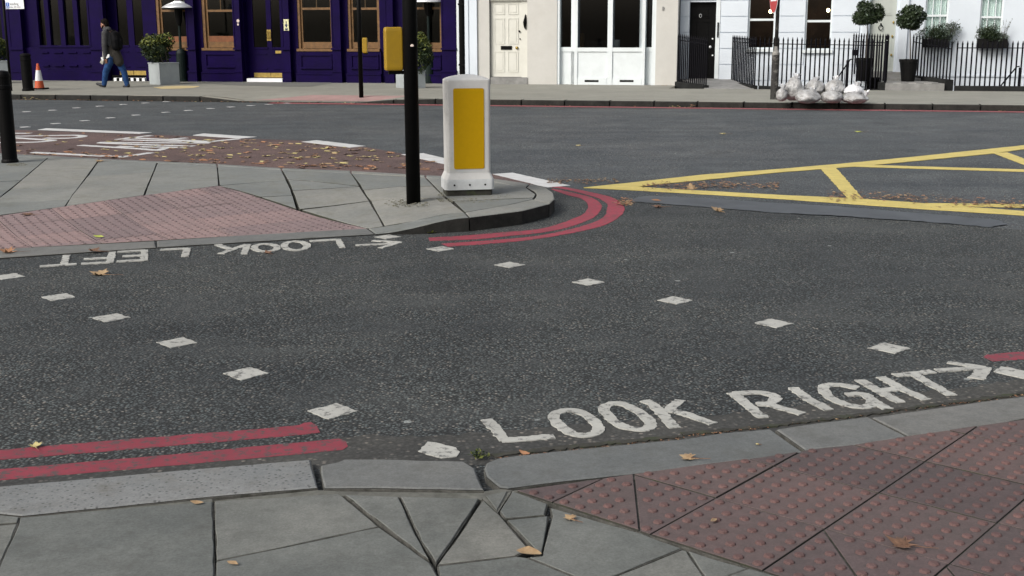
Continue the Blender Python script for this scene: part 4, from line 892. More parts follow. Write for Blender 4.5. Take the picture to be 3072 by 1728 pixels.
for x0, x1, y0, y1, mt in ((1350, 1410, 400, 560, 'timber'), (1420, 1690, 500, 560, 'inside'), (1770, 1840, 480, 560, 'cream'), (2200, 2235, 0, 560, 'step')):
    p0, p1, q0, q1 = RC('z4', x0, y0, x1, y1, 0.6); f = MB(); f.box(p0, p1, 0.6, 0.75, q0 - 0.3, q1); f.build('window_display', MA[mt], cream)
p0, p1, q0, q1 = RC('z4', 2360, 80, 2380, 120, -0.01); f = MB(); f.box(p0, p1, -0.03, -0.002, q0, q1); f.build('bell_push', MA['step'], cream)

# ---------------------------------------------------------------- white town house with black door
WL = CR + 0.004; WR = FP('z6', 590, 400, HD)[0]
house = far_thing('town_house', 'white stuccoed town house with black front door and two dark sash windows', 'house', FP('z5', 1100, 900, HD)[0], HD + 0.1)
bdoor = RC('z5', 476, 25, 792, 960, HD + 0.12)
w1 = RC('z5', 1185, 0, 1508, 585, HD); w2 = RC('z5', 1876, 0, 2195, 597, HD)
thr = FP('z5', 700, 950, HD)[1]
ops = [(bdoor[0], FP('z5', 840, 500, HD)[0], -1.0, bdoor[3]), (w1[0], w1[1], w1[2], 3.0), (w2[0], w2[1], w2[2], 3.0)]
m = MB(); wall_open(m, WL, WR, HD + 0.012, HD + 0.4, -1.0, 3.4, ops); m.box(WL, WR, HD + .012, HD + .4, 3.4, 9.5); m.build('wall', MA['stucco'], house)
# lined-out ashlar courses
zl_ = [FP('z5', 950, y, HD)[1] for y in (970, 795, 598, 397, 199)]; hh = (zl_[4] - zl_[0]) / 4
zrows = [zl_[0] + hh * k for k in range(-3, 8)]
for r_ in range(len(zrows) - 1):
    za_, zb_ = zrows[r_], zrows[r_ + 1]; segs = [(WL, WR)]
    for a, b, lo, hi in ops:
        if zb_ > lo - 0.02 and za_ < hi:
            ns = []
            for p, q_ in segs:
                if b <= p or a >= q_: ns.append((p, q_)); continue
                if a - p > 0.03: ns.append((p, a))
                if q_ - b > 0.03: ns.append((b, q_))
            segs = ns
    for p, q_ in segs:
        n = max(1, round((q_ - p) / 0.95)); off = 0.0 if r_ % 2 == 0 else 0.5
        cuts = [p] + [p + (q_ - p) * (i + (off if n > 1 else 0)) / n for i in range(1 if off == 0 else 0, n)] + [q_]
        cuts = sorted(set(round(c, 4) for c in cuts))
        for c0, c1 in zip(cuts[:-1], cuts[1:]):
            if c1 - c0 < 0.05: continue
            f = MB(); f.box(c0 + 0.010, c1 - 0.010, HD - 0.014, HD + 0.0125, za_ + 0.012, zb_ - 0.012); f.build('ashlar_block', MA['stucco'], house)
# black door
f = MB(); f.box(bdoor[0], bdoor[1], HD + 0.12, HD + 0.17, thr, bdoor[3]); dr = f.build('door', MA['black'], house)
for x0, y0, x1, y1 in ((480, 70, 575, 215), (640, 70, 720, 215), (480, 260, 575, 520), (640, 260, 720, 520), (480, 620, 575, 900), (640, 620, 720, 900)):
    p0, p1, q0, q1 = RC('z5', x0, y0, x1, y1, HD + 0.12); f = MB(); f.box(p0, p1, HD + 0.10, HD + 0.1199, q1 - 0.02, q1); f.box(p0, p1, HD + 0.10, HD + 0.1199, q0, q0 + 0.02); f.box(p0 + 0.03, p1 - 0.03, HD + 0.108, HD + 0.1199, q0 + 0.04, q1 - 0.04); f.build('door_panel', MA['black'], dr)
s_, z_ = FP('z5', 728, 566, HD + 0.1); f = MB(); f.ball((s_, HD + 0.08, z_), 0.035, 0.035, 0.035); f.build('door_knob', MA['steel'], dr, smooth=True)
for y in (468, 668): s_, z_ = FP('z5', 755, y, HD + 0.1); f = MB(); f.tube([(s_, HD + 0.12, z_), (s_, HD + 0.10, z_)], 0.022, 10); f.build('door_lock', MA['steel'], dr)
s_, z_ = FP('z5', 610, 190, HD + 0.1); f = MB(); f.tube([(s_ + 0.03 * math.cos(t * math.pi / 5), HD + 0.10, z_ + 0.045 * math.sin(t * math.pi / 5)) for t in range(11)], 0.006, 6); f.build('knocker', MA['steel'], dr)
f = MB(); p0, p1 = bdoor[1] + 0.002, FP('z5', 838, 500, HD)[0]; f.box(p0, p1, HD - 0.01, HD + 0.2, thr, bdoor[3] + 0.05); f.box(bdoor[0] - 0.06, p1, HD - 0.015, HD + 0.2, bdoor[3] + 0.052, bdoor[3] + 0.14); f.build('door_surround', MA['whitep'], house)
p0, p1, q0, q1 = RC('z5', 812, 270, 830, 450, HD); f = MB(); f.box(p0, p1, HD - 0.03, HD - 0.011, q0, q1); f.build('entry_panel', MA['black'], house)
MA['lampglow'] = emit('lit_lamp', (1.0, 0.72, 0.36), 14.0)
for k, (w_, ym, lx, ly) in enumerate(((w1, 238, 1455, 138), (w2, 255, 2152, 124))):
    a, b, z0, _ = w_; v = 'z5'; zm = FP(v, 1340 if k == 0 else 2030, ym, HD + 0.1)[1]
    f = MB(); t = 0.035
    f.box(a, a + t, HD + 0.05, HD + 0.14, z0, 3.0); f.box(b - t, b, HD + 0.05, HD + 0.14, z0, 3.0); f.box(a + t, b - t, HD + 0.06, HD + 0.13, zm - 0.028, zm + 0.028); f.box(a + t, b - t, HD + 0.05, HD + 0.14, z0, z0 + 0.025)
    f.box(a - 0.05, b + 0.05, HD - 0.06, HD + 0.0, z0 - 0.09, z0 - 0.01)
    wn_ = f.build('window', MA['whitep'], house)
    pane(wn_, a + t, b - t, HD + 0.10, z0 + 0.025, zm - 0.028); pane(wn_, a + t, b - t, HD + 0.08, zm + 0.028, 3.0)
    lx_, lz_ = FP(v, lx, ly, 1.6)
    lamp = far_thing('wall_lamp', ('lit wall lamp inside the dark window behind the no entry sign', 'lit wall lamp inside the dark window beside the round topiary')[k], 'lamp', lx_, 1.6, lz_, 'lit wall lamps in the white house')
    f = MB(); f.ball((lx_, 1.6, lz_), 0.045, 0.045, 0.05); f.build('bulb', MA['lampglow'], lamp, smooth=True)
    f = MB(); f.tube([(lx_, 1.6, lz_ - 0.05), (lx_, 1.66, lz_ - 0.14), (lx_, 2.2, lz_ - 0.16)], 0.012, 6); f.build('arm', MA['brass'], lamp)
f = MB(); f.box(WL, WR, 2.2, 2.3, -1, 3.4); f.box(WL, WR, HD + .4, 2.2, 0.2, 0.25); f.box(WL + .01, WL + .05, HD + .4, 2.2, 0.2, 3.4); f.build('interior', MA['inwarm'], house)

# ---------------------------------------------------------------- second white house with grey door
VL = WR + 0.004; VR = FP('z6', 5200, 400, HD)[0]
house2 = far_thing('town_house', 'white painted town house with grey green door, stone steps and window boxes', 'house', FP('z6', 1100, 900, HD)[0], HD + 0.1)
gd = RC('z6', 706, 0, 1018, 862, HD + 0.12)
v1 = RC('z6', 1378, 0, 1660, 480, HD); v2 = RC('z6', 2042, 0, 2322, 480, HD)
m = MB(); wall_open(m, VL, VR, HD, HD + 0.4, -1.0, 3.4, [(gd[0], gd[1], -1.0, 2.9), (v1[0], v1[1], v1[2], 3.0), (v2[0], v2[1], v2[2], 3.0)]); m.box(VL, VR, HD, HD + .4, 3.4, 9.5)
m.build('wall', MA['stucco'], house2)
m = MB(); p0 = FP('z6', 1060, 400, HD)[0]; p1 = FP('z6', 1165, 400, HD)[0]; m.box(p0, p1, HD - 0.06, HD - 0.001, PZ, 3.4); m.box(FP('z6', 620, 400, HD)[0], FP('z6', 690, 400, HD)[0], HD - 0.06, HD - 0.001, PZ, 3.4)
m.build('door_pilaster', MA['stucco'], house2)
m = MB(); za_, zb_ = FP('z6', 1700, 915, HD)[1], FP('z6', 1700, 905, HD)[1]; m.box(FP('z6', 1200, 600, HD)[0], VR, HD - 0.03, HD - 0.001, za_ - 0.02, zb_ + 0.01); m.build('string_course', MA['stucco'], house2)
f = MB(); f.box(gd[0], gd[1], HD + 0.12, HD + 0.17, gd[2], 2.9); dr = f.build('door', MA['greydoor'], house2)
for x0, y0, x1, y1 in ((740, -80, 830, 180), (870, -80, 985, 185), (740, 400, 830, 800), (870, 400, 985, 800)):
    p0, p1, q0, q1 = RC('z6', x0, y0, x1, y1, HD + 0.12); q1 = FP('z6', x0, y0, HD + .12)[1]; f = MB(); f.box(p0, p1, HD + 0.105, HD + 0.1199, q0, q0 + 0.015); f.box(p0 + 0.03, p1 - 0.03, HD + 0.11, HD + 0.1198, q0 + 0.04, q1 - 0.03); f.build('door_panel', MA['greydoor'], dr)
s_, z_ = FP('z6', 846, 335, HD + 0.1); f = MB(); f.tube([(s_ + 0.055 * math.cos(t * math.pi / 6), HD + 0.09, z_ + 0.06 * math.sin(t * math.pi / 6)) for t in range(13)], 0.009, 6); f.ball((s_, HD + 0.09, z_ + 0.085), 0.02, 0.03, 0.035); f.build('knocker_ring', MA['black'], dr)
for x, y in ((1000, 270), (985, 440), (972, 665)): s_, z_ = FP('z6', x, y, HD + 0.1); f = MB(); f.ball((s_, HD + 0.1, z_), 0.025, 0.025, 0.035); f.build('door_lock', MA['brass'], dr, smooth=True)
for k, (w_, ym, xs_) in enumerate(((v1, 186, (1455, 1555, 1648)), (v2, 205, (2128, 2225, 2312)))):
    a, b, z0, _ = w_; zm = FP('z6', 1520 if k == 0 else 2180, ym, HD + 0.1)[1]; f = MB(); t = 0.04
    f.box(a, a + t, HD + 0.05, HD + 0.14, z0, 3.0); f.box(b - t, b, HD + 0.05, HD + 0.14, z0, 3.0); f.box(a + t, b - t, HD + 0.06, HD + 0.13, zm - 0.03, zm + 0.02)
    f.box(a - 0.05, b + 0.05, HD - 0.08, HD - 0.001, z0 - 0.09, z0 - 0.01); f.box(a + t, b - t, HD + 0.05, HD + 0.14, z0, z0 + 0.04)
    for i in (1, 2): c_ = a + (b - a) * i / 3; f.box(c_ - 0.011, c_ + 0.011, HD + 0.075, HD + 0.115, z0 + 0.04, 3.0)
    f.box(a + t, b - t, HD + 0.078, HD + 0.112, zm + 0.42, zm + 0.44)
    wn_ = f.build('window', MA['whitep'], house2)
    for i in range(3): c0, c1 = a + (b - a) * i / 3 + 0.012, a + (b - a) * (i + 1) / 3 - 0.012; pane(wn_, max(c0, a + t), min(c1, b - t), HD + 0.1, z0 + 0.04, zm - 0.03, 'glassc'); pane(wn_, max(c0, a + t), min(c1, b - t), HD + 0.085, zm + 0.02, 3.0, 'glassc')
    f = MB(); n = 40
    vs_ = [(a + (b - a) * i / n, HD + 0.16 + 0.015 * math.sin(i * 1.7), z) for z in (z0 - 0.05, 3.1) for i in range(n + 1)]
    f.add(vs_, [(i, i + 1, n + 2 + i, n + 1 + i) for i in range(n)]); f.build('net_curtain', MA['curtain'], wn_)
f = MB(); f.box(VL, VR, 2.2, 2.3, -1, 3.4); f.build('interior', MA['inside'], house2)

# area floor below the railings, path and steps
m = MB(); m.add([FW(WL, FD - 0.1, -1.0), FW(VR, FD - 0.1, -1.0), FW(VR, HD + .1, -1.0), FW(WL, HD + .1, -1.0)], [(0, 1, 2, 3)]); tag(m.build('basement_area', MA['step']), kind='structure')
pth = far_thing('entrance_path', 'grey stone path leading to the black front door', 'path', (s_bd0 + s_bd1) / 2, FD)
m = MB(); zp0, zp1 = PZ + 0.01, thr; a, b = s_bd0, s_bd1; a2, b2_ = bdoor[0] - 0.3, FP('z5', 990, 900, HD)[0]
m.add([(a, FD - 0.13, zp0), (b, FD - 0.13, zp0), (b2_, HD + 0.15, zp1), (a2, HD + .15, zp1), (a, FD - .13, -1), (b, FD - .13, -1), (b2_, HD + .15, -1), (a2, HD + .15, -1)], [(0, 1, 2, 3), (0, 4, 5, 1), (1, 5, 6, 2), (3, 7, 4, 0)]); m.build('flagstone', MA['step'], pth)
stp = far_thing('entrance_steps', 'raised stone entrance steps with patterned tile top before the grey door', 'steps', (s_st0 + s_st1) / 2, FD)
zst = FP('z6', 1230, 1003, FD - 0.1)[1]; zdr = gd[2]
MA['tilegrey'] = simple('grey_tile', (0.30, 0.295, 0.28), 0.7, 0.15, 5); MA['tiledark'] = simple('dark_tile', (0.13, 0.13, 0.128), 0.7, 0.15, 5)
m = MB(); m.box(s_st0, s_st1 + 0.1, FD - 0.1, -0.35, -1.0, zst - 0.012); m.build('landing', MA['step'], stp)
m = MB(); m.box(s_st0 - 0.0, s_st1 + 0.1, -0.349, HD + 0.16, -1.0, zdr - 0.13); m.box(gd[0] - 0.2, gd[1] + 0.25, 0.1, HD + 0.2, zdr - 0.129, zdr - 0.005); m.build('tread', MA['step'], stp)
tn_ = 7; td = 6
for i in range(tn_):
    for j in range(td):
        f = MB(); w__ = (s_st1 - s_st0 - 0.02) / tn_; dp_ = 1.1 / td; f.box(s_st0 + 0.01 + i * w__, s_st0 + 0.01 + (i + 1) * w__ - 0.004, FD - 0.05 + j * dp_, FD - 0.05 + (j + 1) * dp_ - 0.004, zst - 0.0119, zst)
        f.build('landing_tile', MA['tilegrey'] if (i + j) % 2 else MA['tiledark'], stp)

# ================================================================== RAILINGS
def bar_mesh(h, r=0.0185):
    q = MB(); q.tube([(0, 0, 0), (0, 0, h - 0.10), (0, 0, h - 0.085), (0, 0, h)], [r, r, r * 1.25, 0.002], 6); return q.mesh('bar', MA['iron'])
def railing(label, p0, p1, zb0, zb1, ztop0, ztop1, plinth=None, n=None, rails=(0.17,)):
    """p0, p1 = (s, d) ends; zb base heights; ztop tip heights"""
    a, b = Vector(p0), Vector(p1); L = (b - a).length; n = n or int(L / 0.108)
    th_ = far_thing('iron_railing', label, 'railing', p0[0], p0[1], zb0, 'iron railings before the white houses')
    me = bar_mesh(ztop0 - zb0)
    for i in range(n + 1):
        t = i / n; q = a + (b - a) * t
        o = bpy.data.objects.new('bar', me); col.objects.link(o); o.parent = th_
        o.location = (q.x - p0[0], q.y - p0[1], (zb1 - zb0) * t); o.scale = (1, 1, (ztop0 + (ztop1 - ztop0) * t - zb0 - (zb1 - zb0) * t) / (ztop0 - zb0))
    for dz in rails:
        f = MB(); f.tube([(p0[0], p0[1], ztop0 - dz), (p1[0], p1[1], ztop1 - dz)], 0.014, 4); f.build('rail', MA['iron'], th_)
    if plinth:
        u = (b - a).normalized(); nn = Vector((-u.y, u.x)) * plinth[0] / 2; f = MB(); c = [a + nn, b + nn, b - nn, a - nn]
        f.add([(c[0].x, c[0].y, zb0), (c[1].x, c[1].y, zb1), (c[2].x, c[2].y, zb1), (c[3].x, c[3].y, zb0)] + [(k.x, k.y, -1.0) for k in c], [(0, 3, 2, 1), (0, 1, 5, 4), (1, 2, 6, 5), (2, 3, 7, 6), (3, 0, 4, 7)]); f.build('plinth', MA['plinth'], th_)
    return th_
zt = lambda v, x, y, d: FP(v, x, y, d)[1]
tA = zt('z5', 2000, 455, FD); tA0 = zt('z5', 1310, 440, FD)
plA = zt('z5', 1290, 1035, FD)
railing('short black railing running back to the wall left of the black door', (s_bd0, FD), (FP('z5', 345, 700, 0.1)[0], 0.02), plA, plA + 0.02, tA0 - 0.02, zt('z5', 360, 400, 0.1), (0.16,), 15)
railing('black railing running back to the wall right of the black door', (s_bd1, FD), (FP('z5', 990, 700, 0.3)[0], 0.42), plA, plA + 0.02, tA0, zt('z5', 1008, 420, 0.35), (0.16,), 14)
ra = railing('black spiked railing behind the rubbish bags before the dark sash windows', (s_bd1 + 0.1, FD), (s_st0 - 0.12, FD), plA, zt('z6', 700, 1078, FD), tA0, zt('z6', 420, 462, FD), (0.16,))
rb = railing('taller black railing on the landing edge beside the left topiary pot', (s_st0 + 0.02, FD + 0.05), (FP('z6', 515, 600, 0.3)[0] , 0.4), zst + 0.02, zdr - 0.05, zt('z6', 880, 405, FD), zt('z6', 545, 395, 0.35), None, 13, (0.22,))
f = MB(); sA, zA = FP('z6', 912, 700, FD); f.tube([(sA, FD, zst), (sA, FD, zt('z6', 912, 490, FD))], 0.028, 8); f.ball((sA, FD, zt('z6', 912, 455, FD)), 0.035, 0.035, 0.055); f.tube([(sA, FD, zt('z6', 912, 440, FD)), (sA, FD, zt('z6', 912, 405, FD))], [0.02, 0.003], 6); f.build('corner_post', MA['iron'], rb)
f = MB(); f.box(s_st0 - 0.16, s_st0 - 0.001, FD - 0.1, FD + 0.12, PZ - .02, zst + 0.01); f.build('end_block', MA['plinth'], rb)
f = MB(); q0 = RC('z6', 500, 600, 560, 670, FD); f.box(q0[0], q0[1], FD - 0.03, FD + 0.03, q0[2], q0[3]); f.build('lock_box', MA['iron'], ra)
plB = zt('z6', 2000, 1038, FD)
railing('black railing sloping up beside the right topiary pot to the wall', (s_st1 + 0.22, FD + 0.05), (FP('z6', 1232, 700, 0.3)[0], 0.4), zt('z6', 1600, 965, FD), zt('z6', 1260, 910, 0.3), zt('z6', 1660, 488, FD), zt('z6', 1238, 405, 0.35), (0.2,), 12, (0.2,))
railing('long black spiked railing below the window boxes', (s_st1 + 0.34, FD), (VR - 0.2, FD), plB, plB, zt('z6', 1800, 489, FD), zt('z6', 2500, 492, FD) , (0.2,))
def handrail(label, v, x0, y0, x1, y1, d, post):
    s0, z0 = FP(v, x0, y0, d); s1, z1 = FP(v, x1, y1, d)
    h = far_thing('stair_handrail', label, 'handrail', s1, d, -1.0, 'basement stair handrails')
    f = MB(); f.tube([(s0, d, z0 - 0.5), (s0, d, z0), (s1, d, z1), (s1 + 0.06, d, z1 + 0.005)], 0.017, 6); f.build('rail', MA['iron'], h)
    f = MB(); f.tube([(post, d, -1.0), (post, d, z1 - 0.02)], 0.035, 8); f.build('post', MA['iron'], h)
    for t in (0.3, 0.6): f = MB(); f.tube([(s0 + (s1 - s0) * t, d, -1.0), (s0 + (s1 - s0) * t, d, z0 + (z1 - z0) * t)], 0.008, 5); f.build('baluster', MA['iron'], h)
handrail('sloping black handrail of basement stairs behind the rubbish bags', 'z5', 2265, 940, 2418, 718, FD + 0.3, FP('z5', 2385, 800, FD + .3)[0])
handrail('sloping black handrail of basement stairs at the right edge', 'z6', 2300, 1030, 2490, 805, FD + 0.5, FP('z6', 2535, 800, FD + .5)[0])

# ================================================================== PLANTS
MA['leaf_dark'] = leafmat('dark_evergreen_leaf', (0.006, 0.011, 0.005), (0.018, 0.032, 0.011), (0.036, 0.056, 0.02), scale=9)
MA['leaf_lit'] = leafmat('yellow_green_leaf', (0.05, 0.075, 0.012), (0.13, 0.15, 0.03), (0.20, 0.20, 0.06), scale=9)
MA['leaf_grey'] = leafmat('grey_green_leaf', (0.04, 0.06, 0.045), (0.10, 0.13, 0.10), (0.16, 0.19, 0.15), scale=9)
MA['leaf_red'] = leafmat('reddish_leaf', (0.08, 0.03, 0.015), (0.16, 0.06, 0.03), scale=9)
MA['bark'] = simple('brown_stem', (0.06, 0.05, 0.04), 0.9, 0.3, 12)
MA['planter'] = simple('grey_planter', (0.30, 0.33, 0.34), 0.6, 0.12, 3, dirt=(0.2, 0.22, 0.22))
MA['pot'] = simple('black_pot', (0.006, 0.006, 0.006), 0.6, 0.4, 6, spec=0.12)
def leafy(m, pts, size, rn, mi=lambda p: 0, up=0.0):
    for p in pts:
        n_ = Vector((rn.gauss(0, 1), rn.gauss(0, 1), rn.gauss(0, 1) + up)).normalized(); a = n_.orthogonal().normalized(); a.rotate(Matrix.Rotation(rn.uniform(0, 6.28), 3, n_)); b = n_.cross(a)
        L = size * rn.uniform(0.6, 1.3); w__ = L * rn.uniform(0.35, 0.5)
        P = Vector(p); m.add([P - a * L / 2, P + b * w__ / 2 - n_ * L * .06, P + a * L / 2, P - b * w__ / 2 - n_ * L * .06], [(0, 1, 2), (0, 2, 3)], mi(P))
def crown_pts(c, r, n, rn, lumps=9, shell=0.55):
    """uneven crown: points in several overlapping clumps"""
    cl = []
    for _ in range(lumps):
        v = Vector((rn.gauss(0, 1), rn.gauss(0, 1), rn.gauss(0, 1))).normalized() * rn.uniform(0.35, 0.62); cl.append((v, rn.uniform(0.36, 0.5)))
    out = []
    while len(out) < n:
        v, q = rn.choice(cl); u = Vector((rn.gauss(0, 1), rn.gauss(0, 1), rn.gauss(0, 1))).normalized() * q * rn.uniform(shell, 1.0) ** 0.6
        p = v + u
        out.append((c[0] + p.x * r[0], c[1] + p.y * r[1], c[2] + p.z * r[2]))
    return out
def core(m, c, r, mi): m.ball(c, r[0], r[1], r[2], 10, mi, 6)
def topiary(label, v, bx, by, rpx, tx, potx0, potx1, poty0, poty1, d, zbase, seed):
    rn = random.Random(seed); s0, zc_ = FP(v, bx, by, d); rr = rpx / 4.025 / 103
    a, b, zp0, zp1 = RC(v, potx0, poty0, potx1, poty1, d); sc = (a + b) / 2; zp0 = zbase
    t = far_thing('topiary_tree', label, 'plant', sc, d, zbase, 'ball topiaries flanking the grey door')
    R_ = (b - a) / 2
    f = MB(); f.lathe(sc, d, [(R_ * 0.68, zp0), (R_ * 0.97, zp1 - 0.07), (R_ * 0.97, zp1 - 0.065), (R_ * 1.03, zp1 - 0.06), (R_ * 1.03, zp1), (R_ * .92, zp1), (R_ * .9, zp1 - 0.04)], 20); f.build('pot', MA['pot'], t)
    f = MB(); f.tube([(sc + 0.03, d, zp1 - 0.05), (s0 + 0.012, d, (zp1 + zc_) / 2), (s0 - 0.01, d, zc_ - rr * 0.6)], [0.017, 0.013, 0.012], 7); f.build('trunk', MA['bark'], t)
    f = MB(); P = crown_pts((s0, d, zc_), (rr * 1.08, rr * 1.05, rr * 0.92), 4200, rn, 18); leafy(f, P, 0.085, rn, lambda p: 1 if rn.random() < 0.12 else 0); core(f, (s0, d, zc_), (rr * .42, rr * .42, rr * .34), 2)
    f.build('crown', [MA['leaf_dark'], MA['leaf_grey'], MA['leaf_dark']], t)
topiary('ball topiary in black pot behind the railing left of the grey door', 'z6', 695, 160, 165, 690, 535, 755, 700, 935, -0.75, zst, 3)
topiary('ball topiary in black pot on the open landing right of the grey door', 'z6', 1212, 215, 158, 1195, 1065, 1300, 715, 935, -0.75, zst, 4)
def window_box(label, x0, x1, y0, y1, pts, seed, lean):
    rn = random.Random(seed); d = HD - 0.17; a, b, z0, z1 = RC('z6', x0, y0, x1, y1, d)
    t = far_thing('window_box', label, 'plant', (a + b) / 2, d, z0, 'window boxes on the white house')
    f = MB(); f.box(a, b, d - 0.11, d + 0.11, z0, z1); f.build('trough', MA['pot'], t)
    f = MB()
    for (px_, py_, rx, ry, n, mi) in pts:
        sc, zc_ = FP('z6', px_, py_, d); rr = (rx / 4.025 / 92, 0.22, ry / 4.025 / 90)
        leafy(f, crown_pts((sc, d, zc_), rr, n, rn, 10, 0.4), 0.05, rn, lambda p, mi=mi: (mi if rn.random() < .75 else 0))
    f.build('foliage', [MA['leaf_dark'], MA['leaf_grey'], MA['leaf_lit']], t)
    f = MB()
    for _ in range(26):
        s0 = rn.uniform(a, b); h = rn.uniform(0.25, 0.5); dx = rn.uniform(-.12, .2) + lean; f.tube([(s0, d, z1), (s0 + dx * .4, d - rn.uniform(0, .1), z1 + h * .6), (s0 + dx, d - rn.uniform(0, .15), z1 + h)], [0.004, 0.003, 0.002], 4)
        leafy(f, [(s0 + dx * k, d - .05, z1 + h * k) for k in (0.6, 0.7, 0.8, 0.9, 1.0)], 0.04, rn, lambda p: 1)
    f.build('stem', [MA['bark'], MA['leaf_grey']], t)
window_box('overflowing dark window box nearer the grey door', 1350, 1672, 470, 572, [(1500, 420, 170, 120, 1700, 0), (1600, 370, 150, 90, 800, 1), (1690, 400, 110, 120, 500, 1)], 5, 0.14)
window_box('overflowing dark window box farther right along the wall', 2008, 2368, 470, 578, [(2170, 440, 165, 100, 1700, 0), (2160, 370, 140, 70, 600, 1), (2310, 460, 70, 80, 350, 1)], 6, -0.02)
def planter(label, v, cx, y_b, wpx, y_t, bush, rot, seed, mats):
    rn = random.Random(seed); s0, d0 = FG(v, cx, y_b); P = FW(s0, d0, PZ)
    sc = FPX / P.y; w__ = wpx / 4.025 / sc / 1.35; h = (y_b - y_t) / 4.025 / sc
    t = far_thing('planter_shrub', label, 'planter', s0, d0, PZ, 'shrubs in square planters along the pub'); t.rotation_euler = (0, 0, FA + rot); ORG[t.as_pointer()] = (0, 0, 0)
    f = MB(); f.box(-w__ / 2, w__ / 2, -w__ / 2, w__ / 2, 0, h - 0.03); f.box(-w__ / 2 - 0.012, w__ / 2 + 0.012, -w__ / 2 - .012, w__ / 2 + .012, h - 0.03, h); f.build('planter_box', MA['planter'], t, bevel=0.008)
    bx, by, br, bh = bush; hz = (y_b - by) / 4.025 / sc; dx = (bx - cx) / 4.025 / sc
    off = Vector((dx, 0, 0)); off.rotate(Matrix.Rotation(-rot, 3, 'Z')); c = (off.x, off.y, hz); br *= 1.22; bh *= 1.15; r_ = (br / 4.025 / sc, br / 4.025 / sc * .9, bh / 4.025 / sc)
    f = MB(); leafy(f, crown_pts(c, r_, 4600, rn, 16, 0.5), 0.09, rn, lambda p: (1 if (p.z > c[2] + r_[2] * 0.25 and rn.random() < 0.55) or rn.random() < 0.10 else 0), 0.4); core(f, c, (r_[0] * .36, r_[1] * .36, r_[2] * .36), 0); f.build('foliage', [MA['leaf_dark'], MA[mats]], t)  # upper leaves mostly take the lighter leaf colour, as if lit from above
    f = MB()
    for k in range(4): f.tube([(rn.uniform(-.1, .1), rn.uniform(-.1, .1), h - .05), (c[0] + rn.uniform(-.15, .15), c[1] + rn.uniform(-.15, .15), hz)], 0.012, 5)
    f.build('stem', MA['bark'], t)
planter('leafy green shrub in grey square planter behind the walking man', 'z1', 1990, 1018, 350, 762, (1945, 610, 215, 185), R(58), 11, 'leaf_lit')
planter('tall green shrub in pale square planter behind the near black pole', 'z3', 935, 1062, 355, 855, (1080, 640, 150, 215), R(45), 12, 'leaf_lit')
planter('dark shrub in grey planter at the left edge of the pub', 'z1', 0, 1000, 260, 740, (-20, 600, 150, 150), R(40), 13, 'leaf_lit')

# ================================================================== PATIO HEATERS
def heater(label, v, cx, yb, ytop_body, yneck, ycan, wcan, rbody, d_, seed):
    s0, d0 = FG(v, cx, yb); d0 = d_ if d_ is not None else d0; s0 = FP(v, cx, yb, d0)[0]
    P = FW(s0, d0, PZ); sc = FPX / P.y / 1.0; Z = lambda y: FP(v, cx, y, d0)[1]; rb_ = rbody / 4.025 / sc
    t = far_thing('patio_heater', label, 'heater', s0, d0, PZ, 'patio heaters outside the pub')
    f = MB(); f.lathe(s0, d0, [(rb_ * 1.15, PZ), (rb_ * 1.15, PZ + 0.05), (rb_, PZ + 0.06), (rb_, Z(ytop_body) - 0.1), (rb_ * 0.75, Z(ytop_body)), (0.05, Z(ytop_body) + 0.03)], 16); f.build('gas_housing', MA['dgreen'], t, smooth=False)
    f = MB(); f.tube([(s0, d0, Z(ytop_body)), (s0, d0, Z(yneck))], 0.038, 10); f.build('pole', MA['dgreen'], t)
    zc_ = Z(ycan); hw = wcan / 4.025 / sc / 2
    f = MB(); f.lathe(s0, d0, [(0.05, Z(yneck) - 0.02), (0.075, Z(yneck) + 0.05), (0.115, zc_ - 0.12), (0.115, zc_ - 0.02)], 14); f.build('burner_head', MA['black'], t)
    f = MB(); f.lathe(s0, d0, [(hw, zc_), (hw, zc_ + 0.02), (hw * .88, zc_ + 0.05), (hw * .87, zc_ + 0.055), (hw * .68, zc_ + 0.10), (hw * .67, zc_ + .105), (hw * .42, zc_ + 0.15), (hw * .2, zc_ + 0.19), (0.02, zc_ + 0.20)], 24); f.build('canopy', MA['steel'], t, smooth=True)
    return t
heater('dark green patio heater beside the leafy planter', 'z1', 2205, 985, 600, 300, 95, 375, 58, None, 1)
heater('dark green patio heater with conical burner near the white pilaster', 'z3', 1160, 1005, 590, 185, 28, 380, 62, None, 2)
heater('dark green patio heater half hidden behind the parking sign post', 'z1', 175, 950, 630, 300, 118, 360, 55, None, 3)

# ================================================================== STREET FURNITURE
def ZV(v, x, y, P):
    d = ray(*px(v, x, y)); return CAM_H + d.z / d.y * P.y
def rounded_ring(hw, hd, r, z, n=4):
    out = []
    for cx, cy, a0 in ((hw - r, hd - r, 0), (-hw + r, hd - r, 90), (-hw + r, -hd + r, 180), (hw - r, -hd + r, 270)):
        for k in range(n + 1): a = R(a0 + 90 * k / n); out.append((cx + r * math.cos(a), cy + r * math.sin(a), z))
    return out
def loft(m, rings, mi=0):
    n = len(rings[0]); vs_ = [p for r_ in rings for p in r_]; k = len(rings)
    m.add(vs_, [(i * n + j, i * n + (j + 1) % n, (i + 1) * n + (j + 1) % n, (i + 1) * n + j) for i in range(k - 1) for j in range(n)] + [tuple(range(n - 1, -1, -1)), tuple((k - 1) * n + j for j in range(n))], mi)
MA['bwhite'] = simple('grubby_white_plastic', (0.50, 0.50, 0.49), 0.5, 0.07, 5, bmp=0.05, dirt=(0.31, 0.30, 0.275), dirt_amt=0.7)
MA['bskirt'] = simple('grey_white_skirt', (0.50, 0.52, 0.53), 0.5, 0.12, 6, dirt=(0.30, 0.31, 0.31), dirt_amt=0.6)
MA['byellow'] = simple('yellow_reflective_panel', (0.42, 0.25, 0.001), 0.55, 0.04, 30, bmp=0.02, spec=0.15)
P = G('n', 1401, 586, 0.12)
